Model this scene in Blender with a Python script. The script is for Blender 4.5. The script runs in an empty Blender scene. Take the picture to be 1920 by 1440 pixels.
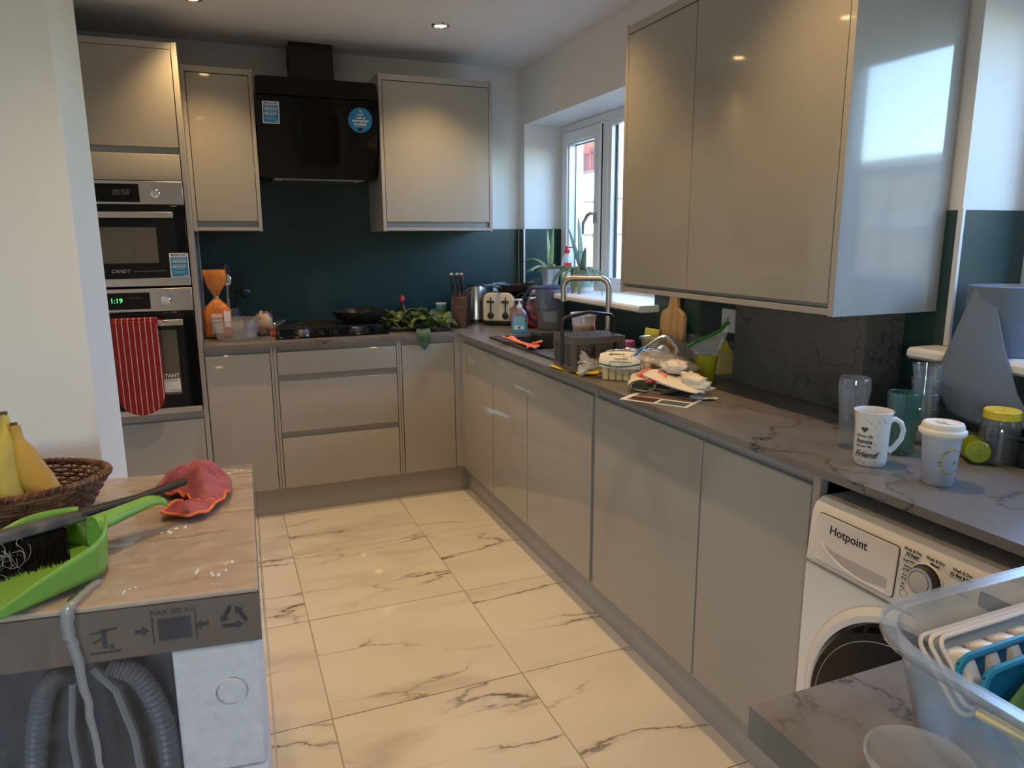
import bpy, math, random
from mathutils import Vector, Matrix, noise
random.seed(7)
S = bpy.context.scene
C = S.collection
PI = math.pi
# ------------------------------------------------------------------ camera
cam_d = bpy.data.cameras.new('camera'); cam = bpy.data.objects.new('camera', cam_d); C.objects.link(cam)
cam_d.sensor_width = 36; cam_d.lens = 1345.086 / 1920 * 36; cam_d.clip_start = .02
yaw, pit, rol = .38132, -.19713, -.00548
rr = Vector((math.cos(yaw), -math.sin(yaw), 0)); ff = Vector((math.sin(yaw)*math.cos(pit), math.cos(yaw)*math.cos(pit), math.sin(pit)))
uu = rr.cross(ff); r2 = math.cos(rol)*rr + math.sin(rol)*uu; u2 = -math.sin(rol)*rr + math.cos(rol)*uu
cam.matrix_world = Matrix(((r2.x, u2.x, -ff.x, -1.19146), (r2.y, u2.y, -ff.y, -3.72551), (r2.z, u2.z, -ff.z, 1.40316), (0, 0, 0, 1)))
S.camera = cam
# ------------------------------------------------------------------ view, sky, sun
S.view_settings.view_transform = 'Standard'; S.view_settings.look = 'None'
S.view_settings.gamma = 1; S.view_settings.use_curve_mapping = False
S.view_settings.exposure = 0.14
S.cycles.max_bounces = 9; S.cycles.transparent_max_bounces = 24; S.cycles.sample_clamp_indirect = 6
S.cycles.caustics_reflective = False; S.cycles.caustics_refractive = False
S.cycles.blur_glossy = .6
w = bpy.data.worlds.new('sky'); S.world = w; w.use_nodes = True
wn = w.node_tree.nodes; wl = w.node_tree.links; wn.clear()
sk = wn.new('ShaderNodeTexSky'); sk.sky_type = 'NISHITA'; sk.sun_disc = False; sk.sun_elevation = math.radians(42); sk.sun_rotation = math.radians(230)
sk.air_density = 1.0; sk.dust_density = 1.2
bg = wn.new('ShaderNodeBackground'); bg.inputs[1].default_value = 2.9; wo = wn.new('ShaderNodeOutputWorld')
tn = wn.new('ShaderNodeMixRGB'); tn.blend_type = 'MULTIPLY'; tn.inputs[0].default_value = 1; tn.inputs[2].default_value = (.88, 1.02, 1.10, 1)
wl.new(sk.outputs[0], tn.inputs[1]); wl.new(tn.outputs[0], bg.inputs[0]); wl.new(bg.outputs[0], wo.inputs[0])
sun = bpy.data.lights.new('sun', 'SUN'); sun.energy = 1.3; sun.angle = .01; sun.color = (1, .93, .82)
so = bpy.data.objects.new('sun', sun); C.objects.link(so); so.location = (-5, -4, 8)
so.rotation_euler = Vector((-.72, -.35, .72)).to_track_quat('Z', 'Y').to_euler()
def portal(name, loc, rot, sx, sy):
    l = bpy.data.lights.new(name, 'AREA'); l.shape = 'RECTANGLE'; l.size = sx; l.size_y = sy; l.cycles.is_portal = True
    o = bpy.data.objects.new(name, l); C.objects.link(o); o.location = loc; o.rotation_euler = rot
portal('portal', (.93, -.233, 1.61), (0, PI/2, 0), .96, 1.5)
portal('portal', (.93, -3.05, 1.61), (0, PI/2, 0), .96, 1.32)
portal('portal', (-3.55, -6.62, 1.55), (PI/2, 0, 0), 1.1, 1.1)
LAMP_W = 31.0
LAMP_COL = (1.0, .64, .28)

# ------------------------------------------------------------------ materials
MC = {}
def nt(m): return m.node_tree.nodes, m.node_tree.links
def M(name, col=(.8, .8, .8), rough=.5, metal=0, coat=0, emit=None, es=0, trans=0, ior=1.45, spec=.5, sub=0):
    if name in MC: return MC[name]
    m = bpy.data.materials.new(name); m.use_nodes = True; b = m.node_tree.nodes['Principled BSDF']
    b.inputs['Base Color'].default_value = (*col, 1); b.inputs['Roughness'].default_value = rough; b.inputs['Metallic'].default_value = metal
    b.inputs['Coat Weight'].default_value = coat; b.inputs['Coat Roughness'].default_value = .04
    b.inputs['Transmission Weight'].default_value = trans; b.inputs['IOR'].default_value = ior; b.inputs['Specular IOR Level'].default_value = spec
    if emit: b.inputs['Emission Color'].default_value = (*emit, 1); b.inputs['Emission Strength'].default_value = es
    if sub: b.inputs['Subsurface Weight'].default_value = sub; b.inputs['Subsurface Radius'].default_value = (.01, .01, .01)
    MC[name] = m; return m
def N(m, typ, **kw):
    n = m.node_tree.nodes.new(typ)
    for k, v in kw.items():
        if k in ('operation', 'blend_type', 'data_type', 'feature', 'wave_type', 'bands_direction', 'noise_dimensions', 'distance', 'invert'): setattr(n, k, v)
        else: n.inputs[k.replace('_', ' ')].default_value = v
    return n
def L(m, a, ao, b, bi): m.node_tree.links.new(a.outputs[ao], b.inputs[bi])
def coords(m, scale=(1, 1, 1), rot=(0, 0, 0), rnd=False):
    tc = N(m, 'ShaderNodeTexCoord'); mp = N(m, 'ShaderNodeMapping'); mp.inputs['Scale'].default_value = scale; mp.inputs['Rotation'].default_value = rot
    L(m, tc, 'Object', mp, 'Vector')
    if rnd:
        oi = N(m, 'ShaderNodeObjectInfo'); mul = N(m, 'ShaderNodeMath', operation='MULTIPLY'); mul.inputs[1].default_value = 60
        L(m, oi, 'Random', mul, 0); cb = N(m, 'ShaderNodeCombineXYZ'); L(m, mul, 0, cb, 0); L(m, mul, 0, cb, 1); L(m, mul, 0, cb, 2)
        L(m, cb, 0, mp, 'Location')
    return mp
def ramp(m, pts):
    r = N(m, 'ShaderNodeValToRGB'); e = r.color_ramp.elements
    while len(e) < len(pts): e.new(.5)
    for k, (p, c) in enumerate(pts): e[k].position = p; e[k].color = (*c, 1) if len(c) == 3 else c
    return r
def bump(m, src, out, strength=.3, dist=.01):
    b = N(m, 'ShaderNodeBump'); b.inputs['Strength'].default_value = strength; b.inputs['Distance'].default_value = dist
    L(m, src, out, b, 'Height'); L(m, b, 0, m.node_tree.nodes['Principled BSDF'], 'Normal'); return b
def noisy(m, c1, c2, scale=8, detail=4, sc=(1, 1, 1), lo=.35, hi=.65, bs=0, bd=.002):
    mp = coords(m, sc); n = N(m, 'ShaderNodeTexNoise', Scale=scale, Detail=detail); L(m, mp, 0, n, 'Vector')
    r = ramp(m, [(lo, c1), (hi, c2)]); L(m, n, 'Fac', r, 0); L(m, r, 0, m.node_tree.nodes['Principled BSDF'], 'Base Color')
    if bs: bump(m, n, 'Fac', bs, bd)
    return m
def veins(m, base1, base2, vein, scale, sc=(1, 1, 1), rot=(0, 0, 0), width=.012, rnd=False, soft=.08, second=None, cloud=3, maskv=(.42, .6)):
    """marble: ridges of a distorted noise, thinned by a mask, over a cloudy base"""
    mp = coords(m, sc, rot, rnd)
    nz = N(m, 'ShaderNodeTexNoise', Scale=scale, Detail=5, Roughness=.55, Distortion=.6); L(m, mp, 0, nz, 'Vector')
    sb = N(m, 'ShaderNodeMath', operation='SUBTRACT'); sb.inputs[1].default_value = .5; L(m, nz, 'Fac', sb, 0)
    ab = N(m, 'ShaderNodeMath', operation='ABSOLUTE'); L(m, sb, 0, ab, 0)
    r1 = ramp(m, [(0, (1, 1, 1)), (width, (.75, .75, .75)), (width*2.2, (.16, .16, .16)), (soft, (0, 0, 0))]); L(m, ab, 0, r1, 0)
    mk = N(m, 'ShaderNodeTexNoise', Scale=scale*.9, Detail=2); L(m, mp, 0, mk, 'Vector')
    r2_ = ramp(m, [(maskv[0], (0, 0, 0)), (maskv[1], (1, 1, 1))]); L(m, mk, 'Fac', r2_, 0)
    mu = N(m, 'ShaderNodeMath', operation='MULTIPLY'); L(m, r1, 0, mu, 0); L(m, r2_, 0, mu, 1)
    cl = N(m, 'ShaderNodeTexNoise', Scale=cloud, Detail=6); L(m, mp, 0, cl, 'Vector')
    rb = ramp(m, [(.35, base1), (.68, base2)]); L(m, cl, 'Fac', rb, 0)
    mx = N(m, 'ShaderNodeMixRGB'); L(m, mu, 0, mx, 0); L(m, rb, 0, mx, 1); mx.inputs[2].default_value = (*vein, 1)
    L(m, mx, 0, m.node_tree.nodes['Principled BSDF'], 'Base Color')
    return m
def cracks(m, base1, base2, vein, scale, sc=(1, 1, 1), rot=(0, 0, 0), width=.012, warp=.25, maskv=(.45, .58), mscale=2.2, rnd=False, cloud=3, soft=(.40, .36, .33), softamt=.35):
    """marble with thin crack-like veins: warped voronoi cell edges, masked, plus a softer broad vein layer"""
    mp = coords(m, sc, rot, rnd)
    nz = N(m, 'ShaderNodeTexNoise', Scale=scale*1.6, Detail=6, Roughness=.6); L(m, mp, 0, nz, 'Vector')
    s1 = N(m, 'ShaderNodeVectorMath', operation='SUBTRACT'); s1.inputs[1].default_value = (.5, .5, .5); L(m, nz, 'Color', s1, 0)
    s2 = N(m, 'ShaderNodeVectorMath', operation='SCALE'); s2.inputs['Scale'].default_value = warp; L(m, s1, 0, s2, 0)
    ad = N(m, 'ShaderNodeVectorMath', operation='ADD'); L(m, mp, 0, ad, 0); L(m, s2, 0, ad, 1)
    vo = N(m, 'ShaderNodeTexVoronoi', feature='DISTANCE_TO_EDGE', Scale=scale); L(m, ad, 0, vo, 'Vector')
    r1 = ramp(m, [(0, (1, 1, 1)), (width*.5, (.8, .8, .8)), (width, (.2, .2, .2)), (width*3.5, (0, 0, 0))]); L(m, vo, 0, r1, 0)
    mk = N(m, 'ShaderNodeTexNoise', Scale=mscale, Detail=3); L(m, mp, 0, mk, 'Vector')
    rm = ramp(m, [(maskv[0], (0, 0, 0)), (maskv[1], (1, 1, 1))]); L(m, mk, 'Fac', rm, 0)
    mu = N(m, 'ShaderNodeMath', operation='MULTIPLY'); L(m, r1, 0, mu, 0); L(m, rm, 0, mu, 1)
    cl = N(m, 'ShaderNodeTexNoise', Scale=cloud, Detail=6, Distortion=.8); L(m, mp, 0, cl, 'Vector')
    rb = ramp(m, [(.35, base1), (.65, base2)]); L(m, cl, 'Fac', rb, 0)
    vo2 = N(m, 'ShaderNodeTexVoronoi', feature='DISTANCE_TO_EDGE', Scale=scale*.45); L(m, ad, 0, vo2, 'Vector')
    r3 = ramp(m, [(0, (softamt,)*3), (width*4, (0, 0, 0))]); L(m, vo2, 0, r3, 0)
    mk2 = N(m, 'ShaderNodeTexNoise', Scale=mscale*.7, Detail=2); mk2.inputs['Distortion'].default_value = .4; L(m, ad, 0, mk2, 'Vector')
    rm2 = ramp(m, [(.48, (0, 0, 0)), (.6, (1, 1, 1))]); L(m, mk2, 'Fac', rm2, 0)
    mu2 = N(m, 'ShaderNodeMath', operation='MULTIPLY'); L(m, r3, 0, mu2, 0); L(m, rm2, 0, mu2, 1)
    m0 = N(m, 'ShaderNodeMixRGB'); L(m, mu2, 0, m0, 0); L(m, rb, 0, m0, 1); m0.inputs[2].default_value = (*soft, 1)
    mx = N(m, 'ShaderNodeMixRGB'); L(m, mu, 0, mx, 0); L(m, m0, 0, mx, 1); mx.inputs[2].default_value = (*vein, 1)
    L(m, mx, 0, m.node_tree.nodes['Principled BSDF'], 'Base Color'); return m
def clear(name, tint=(1, 1, 1), milky=0, gloss=.06, rough=.03, white=(.85, .87, .9), wr=0, wscale=40, wst=(1, 1, 1), streak=0):
    """thin clear plastic / glass sheet: see-through, fresnel gloss, some milkiness"""
    if name in MC: return MC[name]
    m = bpy.data.materials.new(name); m.use_nodes = True; n, l = nt(m); n.clear()
    out = N(m, 'ShaderNodeOutputMaterial'); tr = N(m, 'ShaderNodeBsdfTransparent'); tr.inputs[0].default_value = (*tint, 1)
    gl = N(m, 'ShaderNodeBsdfGlossy'); gl.inputs['Roughness'].default_value = rough
    fr = N(m, 'ShaderNodeLayerWeight'); fr.inputs['Blend'].default_value = .5
    pw = N(m, 'ShaderNodeMath', operation='POWER'); pw.inputs[1].default_value = 5; L(m, fr, 'Facing', pw, 0)
    ad = N(m, 'ShaderNodeMath', operation='ADD'); ad.inputs[1].default_value = gloss; L(m, pw, 0, ad, 0)
    di = N(m, 'ShaderNodeBsdfDiffuse'); di.inputs[0].default_value = (*white, 1); tl = N(m, 'ShaderNodeBsdfTranslucent'); tl.inputs[0].default_value = (*white, 1)
    dm = N(m, 'ShaderNodeMixShader'); dm.inputs[0].default_value = .5; L(m, di, 0, dm, 1); L(m, tl, 0, dm, 2)
    m1 = N(m, 'ShaderNodeMixShader'); m1.inputs[0].default_value = milky; L(m, tr, 0, m1, 1); L(m, dm, 0, m1, 2)
    m2 = N(m, 'ShaderNodeMixShader'); L(m, ad, 0, m2, 0); L(m, m1, 0, m2, 1); L(m, gl, 0, m2, 2); L(m, m2, 0, out, 0)
    if wr:
        mp = coords(m, wst); nz = N(m, 'ShaderNodeTexNoise', Scale=wscale, Detail=5, Distortion=1.2); L(m, mp, 0, nz, 'Vector')
        b = N(m, 'ShaderNodeBump'); b.inputs['Strength'].default_value = wr; b.inputs['Distance'].default_value = .01; L(m, nz, 'Fac', b, 'Height')
        L(m, b, 0, gl, 'Normal'); L(m, b, 0, fr, 'Normal')
        if streak:
            r = ramp(m, [(.5, (milky,)*3), (.72, (min(1, milky+streak),)*3)]); L(m, nz, 'Fac', r, 0); L(m, r, 0, m1, 0)
    MC[name] = m; return m
def stripes(m, c1, c2, axis, scale, thr=.5, noise_amt=0):
    mp = coords(m); sx = N(m, 'ShaderNodeSeparateXYZ'); L(m, mp, 0, sx, 0)
    mul = N(m, 'ShaderNodeMath', operation='MULTIPLY'); mul.inputs[1].default_value = scale; L(m, sx, axis, mul, 0)
    fr = N(m, 'ShaderNodeMath', operation='FRACT'); L(m, mul, 0, fr, 0)
    gt = N(m, 'ShaderNodeMath', operation='GREATER_THAN'); gt.inputs[1].default_value = thr; L(m, fr, 0, gt, 0)
    mx = N(m, 'ShaderNodeMixRGB'); L(m, gt, 0, mx, 0); mx.inputs[1].default_value = (*c1, 1); mx.inputs[2].default_value = (*c2, 1)
    L(m, mx, 0, m.node_tree.nodes['Principled BSDF'], 'Base Color'); return m

wallm = noisy(M('wall_paint', rough=.75), (.80, .79, .77), (.83, .82, .80), 3)
ceilm = noisy(M('ceiling_paint', rough=.85), (.80, .79, .77), (.83, .82, .80), 2)
gloss = noisy(M('gloss_front', (.35, .335, .31), .055, coat=.45), (.330, .318, .290), (.345, .332, .303), 1.2)
gloss_side = M('gloss_side', (.36, .348, .328), .09, coat=.3)
satin = M('satin_carcass', (.36, .346, .325), .38)
rail = M('rail_grey', (.33, .33, .33), .35, metal=.3)
plin = noisy(M('plinth_grey', rough=.5), (.33, .325, .31), (.36, .35, .335), 3)
darkgap = M('dark_gap', (.02, .02, .02), .8)
splash = noisy(M('splash_green', rough=.28), (.020, .050, .051), (.028, .062, .062), 1.5)
chrome = M('chrome', (.75, .75, .75), .12, 1); steel = M('brushed_steel', (.55, .53, .50), .32, 1)
tapm = M('tap_steel', (.50, .46, .41), .36, 1)
black = M('black_plastic', (.015, .015, .016), .35); blackg = M('black_glass', (.005, .005, .006), .05, spec=.28)
matb = M('matt_black', (.02, .02, .02), .6); white = M('white_plastic', (.80, .80, .79), .35); upvc = M('upvc', (.80, .82, .84), .25)
wm_white = M('appliance_white', (.80, .785, .76), .28); ink = M('ink', (.02, .02, .02), .6); paper = M('paper_white', (.82, .81, .78), .6)
stickblue = M('sticker_blue', (.03, .22, .45), .4); stickwhite = M('sticker_white', (.75, .76, .78), .4)
wt = cracks(M('worktop_stone', rough=.30), (.150, .137, .130), (.200, .187, .180), (.030, .022, .020), 4.2, sc=(1, .7, 1), rot=(0, 0, .6), width=.012, warp=.28, maskv=(.44, .54), soft=(.09, .08, .078))
upst = cracks(M('marble_panel', rough=.35), (.105, .100, .098), (.135, .130, .127), (.022, .017, .016), 7, sc=(1, 1, 1.3), rot=(.3, .2, .4), width=.010, warp=.12, maskv=(.42, .55), soft=(.07, .065, .062))
tile_m = cracks(M('marble_tile', rough=.06, coat=.3), (.68, .645, .585), (.73, .70, .64), (.16, .145, .13), 2.1, sc=(.55, 1.9, 1), rot=(0, 0, .7), width=.014, warp=.34, maskv=(.44, .60), rnd=True, cloud=2.4, soft=(.52, .49, .46), softamt=.7)
grout = M('grout', (.42, .38, .33), .9)
glassm = clear('window_glass', gloss=.05)
tumbler = M('drinking_glass', (1, 1, 1), .01, trans=1, ior=1.45)

# ------------------------------------------------------------------ mesh builder
def sharp(me, ang=.6):
    me.shade_smooth()
    try: me.set_sharp_from_angle(angle=ang)
    except Exception: pass
class B:
    def __init__(s): s.v = []; s.f = []
    def add(s, vs, fs):
        o = len(s.v); s.v += [Vector(p) for p in vs]; s.f += [tuple(i+o for i in f) for f in fs]; return s
    def box(s, x0, y0, z0, x1, y1, z1):
        x0, x1 = sorted((x0, x1)); y0, y1 = sorted((y0, y1)); z0, z1 = sorted((z0, z1))
        return s.add([(x0, y0, z0), (x1, y0, z0), (x1, y1, z0), (x0, y1, z0), (x0, y0, z1), (x1, y0, z1), (x1, y1, z1), (x0, y1, z1)],
              [(0, 3, 2, 1), (4, 5, 6, 7), (0, 1, 5, 4), (1, 2, 6, 5), (2, 3, 7, 6), (3, 0, 4, 7)])
    def hexa(s, p): return s.add(p, [(0, 3, 2, 1), (4, 5, 6, 7), (0, 1, 5, 4), (1, 2, 6, 5), (2, 3, 7, 6), (3, 0, 4, 7)])
    def prism(s, poly, axis, a, b):
        n = len(poly); mk = {'x': lambda p, t: (t, p[0], p[1]), 'y': lambda p, t: (p[0], t, p[1]), 'z': lambda p, t: (p[0], p[1], t)}[axis]
        vs = [mk(p, a) for p in poly] + [mk(p, b) for p in poly]
        return s.add(vs, [tuple(range(n))[::-1], tuple(range(n, 2*n))] + [(i, (i+1) % n, (i+1) % n+n, i+n) for i in range(n)])
    def lathe(s, prof, c=(0, 0, 0), seg=32, sx=1, sy=1, flute=0, nf=0):
        vs = []; fs = []; n = len(prof); c = Vector(c)
        for (r, z) in prof:
            for k in range(seg):
                a = 2*PI*k/seg; q = r*(1+(flute*math.cos(nf*a) if flute else 0))
                vs.append(c+Vector((q*math.cos(a)*sx, q*math.sin(a)*sy, z)))
        for i in range(n-1):
            for k in range(seg): k2 = (k+1) % seg; fs.append((i*seg+k, i*seg+k2, (i+1)*seg+k2, (i+1)*seg+k))
        if prof[0][0] > 1e-5 : pass
        s.add(vs, fs)
        return s
    def cap(s, r, z, c=(0, 0, 0), seg=32, up=True, sx=1, sy=1):
        c = Vector(c); vs = [c+Vector((r*math.cos(2*PI*k/seg)*sx, r*math.sin(2*PI*k/seg)*sy, z)) for k in range(seg)]
        return s.add(vs, [tuple(range(seg)) if up else tuple(range(seg))[::-1]])
    def cyl(s, p0, p1, r0, r1=None, seg=20):
        r1 = r0 if r1 is None else r1; return s.tube([p0, p1], [r0, r1], seg, ends=True)
    def tube(s, path, r, seg=10, ends=True, flat=1, closed=False):
        P = [Vector(p) for p in path]; n = len(P); R = r if isinstance(r, (list, tuple)) else [r]*n; vs = []; fs = []
        prev = None
        for i, p in enumerate(P):
            if closed: t = P[(i+1) % n]-P[i-1]
            else: t = (P[min(i+1, n-1)]-P[max(i-1, 0)])
            t.normalize()
            if prev is None:
                a = Vector((0, 0, 1)) if abs(t.z) < .9 else Vector((1, 0, 0)); u = t.cross(a).normalized()
            else:
                u = (prev-t*prev.dot(t)).normalized()
            prev = u; w_ = t.cross(u)
            for k in range(seg): a = 2*PI*k/seg; vs.append(p+u*math.cos(a)*R[i]+w_*math.sin(a)*R[i]*flat)
        m = n if closed else n-1
        for i in range(m):
            j = (i+1) % n
            for k in range(seg): k2 = (k+1) % seg; fs.append((i*seg+k, i*seg+k2, j*seg+k2, j*seg+k))
        if ends and not closed: fs += [tuple(range(seg))[::-1], tuple(range((n-1)*seg, n*seg))]
        return s.add(vs, fs)
    def sphere(s, c, r, seg=16, rings=10, amp=0, fq=5, seed=0):
        rx, ry, rz = r if isinstance(r, (list, tuple)) else (r, r, r); c = Vector(c); vs = []; fs = []
        for i in range(rings+1):
            t = PI*i/rings
            for k in range(seg):
                a = 2*PI*k/seg; d = Vector((math.sin(t)*math.cos(a), math.sin(t)*math.sin(a), math.cos(t)))
                q = 1+(amp*noise.noise(d*fq+Vector((seed, seed, seed))) if amp else 0)
                vs.append(c+Vector((d.x*rx, d.y*ry, d.z*rz))*q)
        for i in range(rings):
            for k in range(seg): k2 = (k+1) % seg; fs.append((i*seg+k, (i+1)*seg+k, (i+1)*seg+k2, i*seg+k2))
        return s.add(vs, fs)
    def grid(s, fn, nu, nv):
        vs = [fn(i/nu, j/nv) for j in range(nv+1) for i in range(nu+1)]
        return s.add(vs, [(j*(nu+1)+i, j*(nu+1)+i+1, (j+1)*(nu+1)+i+1, (j+1)*(nu+1)+i) for j in range(nv) for i in range(nu)])
    def xf(s, mt): s.v = [mt @ p for p in s.v]; return s
    def build(s, name, mat, parent=None, world=True, bev=0, smooth=True, solid=0, sub=0, ang=.6, segs=2, base=None):
        me = bpy.data.meshes.new(name); off = Vector((0, 0, 0))
        if parent is not None and world: off = wpos(parent)
        elif parent is None and world:
            xs = [p.x for p in s.v]; ys = [p.y for p in s.v]; zs = [p.z for p in s.v]
            off = Vector(base) if base else Vector(((min(xs)+max(xs))/2, (min(ys)+max(ys))/2, min(zs)))
        me.from_pydata([tuple(p-off) for p in s.v], [], s.f); me.validate(); me.update()
        if smooth: sharp(me, ang)
        me.materials.append(mat); o = bpy.data.objects.new(name, me); C.objects.link(o)
        if parent is not None: o.parent = parent
        else: o.location = off
        if bev: b = o.modifiers.new('bevel', 'BEVEL'); b.width = bev; b.segments = segs; b.limit_method = 'ANGLE'; b.angle_limit = .7; b.harden_normals = False
        if solid: m_ = o.modifiers.new('solid', 'SOLIDIFY'); m_.thickness = solid; m_.offset = 0
        if sub: m_ = o.modifiers.new('sub', 'SUBSURF'); m_.levels = sub; m_.render_levels = sub
        return o
def wpos(o):
    p = Vector(o.location)
    while o.parent is not None: o = o.parent; p += Vector(o.location)
    return p
def tag(o, label, cat, group=None):
    o['label'] = label; o['category'] = cat
    if group: o['group'] = group
    return o
def struct(o): o['kind'] = 'structure'; return o
def thing(name, label, cat, loc=(0, 0, 0), rz=0, group=None):
    o = bpy.data.objects.new(name, None); C.objects.link(o); o.location = loc; o.rotation_euler = (0, 0, rz); o.empty_display_size = .05
    return tag(o, label, cat, group)
def dup(root, loc, label=None, rz=None):
    r = root.copy(); C.objects.link(r); r.location = loc
    if rz is not None: r.rotation_euler = (0, 0, rz)
    if label: r['label'] = label
    for ch in list(root.children):
        c = ch.copy(); C.objects.link(c); c.parent = r
        for g in ch.children: d = g.copy(); C.objects.link(d); d.parent = c
    return r
def stuff(o): o['kind'] = 'stuff'; return o
def text(s_, size, at, right, up, mat, parent, name='lettering', align='CENTER', ext=.0002, shear=0, sx=1, bold=0, warp=None):
    cu = bpy.data.curves.new('t', 'FONT'); cu.body = s_; cu.size = size; cu.align_x = align; cu.align_y = 'CENTER'; cu.shear = shear; cu.extrude = ext; cu.offset = bold; cu.resolution_u = 3
    to = bpy.data.objects.new('t', cu); C.objects.link(to); dg = bpy.context.evaluated_depsgraph_get(); me = bpy.data.meshes.new_from_object(to.evaluated_get(dg)); bpy.data.objects.remove(to)
    R_ = Vector(right).normalized(); U = Vector(up).normalized(); Nn = R_.cross(U); at = Vector(at); off = wpos(parent)
    for v in me.vertices:
        x, y, z = v.co; x *= sx
        v.co = (Vector(warp(x, y, z)) if warp else at+R_*x+U*y+Nn*z) - off
    me.name = name; me.materials.clear(); me.materials.append(mat); o = bpy.data.objects.new(name, me); C.objects.link(o); o.parent = parent; return o

# ================================================================== ROOM SHELL
XW, YW, ZC = .60, .602, 2.431
YR = -6.6; XL = -6.2
# floor: one tile per object, 614 mm grid, recessed grout
fl = struct(B().box(XL-.1, YR-.1, -.05, XW+.3, YW+.1, -.0025).build('floor', grout, smooth=False, base=(0, 0, 0)))
tb = B().box(-.3062, -.3055, -.002, .3062, .3055, 0).build('tile', tile_m, parent=fl, world=False, bev=.0012, segs=1)
first = True
for i in range(-10, 2):
    for j in range(-11, 2):
        x = -.369+.6155*(i+.5); y = -.52+.614*(j+.5)
        if x-.31 > XW or y-.31 > YW or x+.31 < XL: continue
        o = tb if first else tb.copy()
        if not first: C.objects.link(o)
        first = False; o.parent = fl; o.location = (x, y, 0)
        if (i*7+j*3) % 4 == 1: o.rotation_euler = (0, 0, PI)
struct(B().box(XL-.1, YR-.1, ZC, XW+.45, YW+.1, ZC+.15).build('ceiling', ceilm, smooth=False))
struct(B().box(XL, YW, 0, XW+.45, YW+.12, ZC).build('wall_back', wallm, smooth=False))
# right wall with two window openings (reveals to x=.95)
W1 = (-.984, .517); W2 = (-3.72, -2.392); WZ0, WZ1 = 1.10, 2.097
b = B(); X1 = .932
b.box(XW, W1[1], 0, X1, YW, ZC); b.box(XW, W2[1], 0, X1, W1[0], ZC); b.box(XW, YR, 0, X1, W2[0], ZC)
for a, e in (W1, W2): b.box(XW, a, 0, X1, e, WZ0); b.box(XW, a, WZ1, X1, e, ZC)
struct(b.build('wall_right', wallm, smooth=False))
struct(B().box(XL-.12, YR, 0, XL, YW, ZC).build('wall_left', wallm, smooth=False))
struct(B().box(-2.05, -1.62, 0, -1.935, YW, ZC).build('wall_side', wallm, smooth=False))
struct(B().box(XL, -1.97, 0, -1.466, -1.62, ZC).build('wall_partition', wallm, bev=.003))
b = B(); b.box(XL, YR-.12, 0, -4.1, YR, ZC).box(-3.0, YR-.12, 0, XW+.3, YR, ZC).box(-4.1, YR-.12, 2.1, -3.0, YR, ZC).box(-4.1, YR-.12, 0, -3.0, YR, 1.0)
struct(b.build('wall_rear', wallm, smooth=False))
# added rear window, out of view, put in to bring daylight into the room
b = B(); b.box(-4.1, YR-.09, 1.0, -3.0, YR-.02, 1.06).box(-4.1, YR-.09, 2.04, -3.0, YR-.02, 2.1)
for x in (-4.1, -3.58, -3.06): b.box(x, YR-.09, 1.06, x+.06, YR-.02, 2.04)
d1 = struct(b.build('window_added', upvc, bev=.004)); B().box(-4.04, YR-.06, 1.06, -3.06, YR-.055, 2.04).build('pane', glassm, d1)

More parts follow.
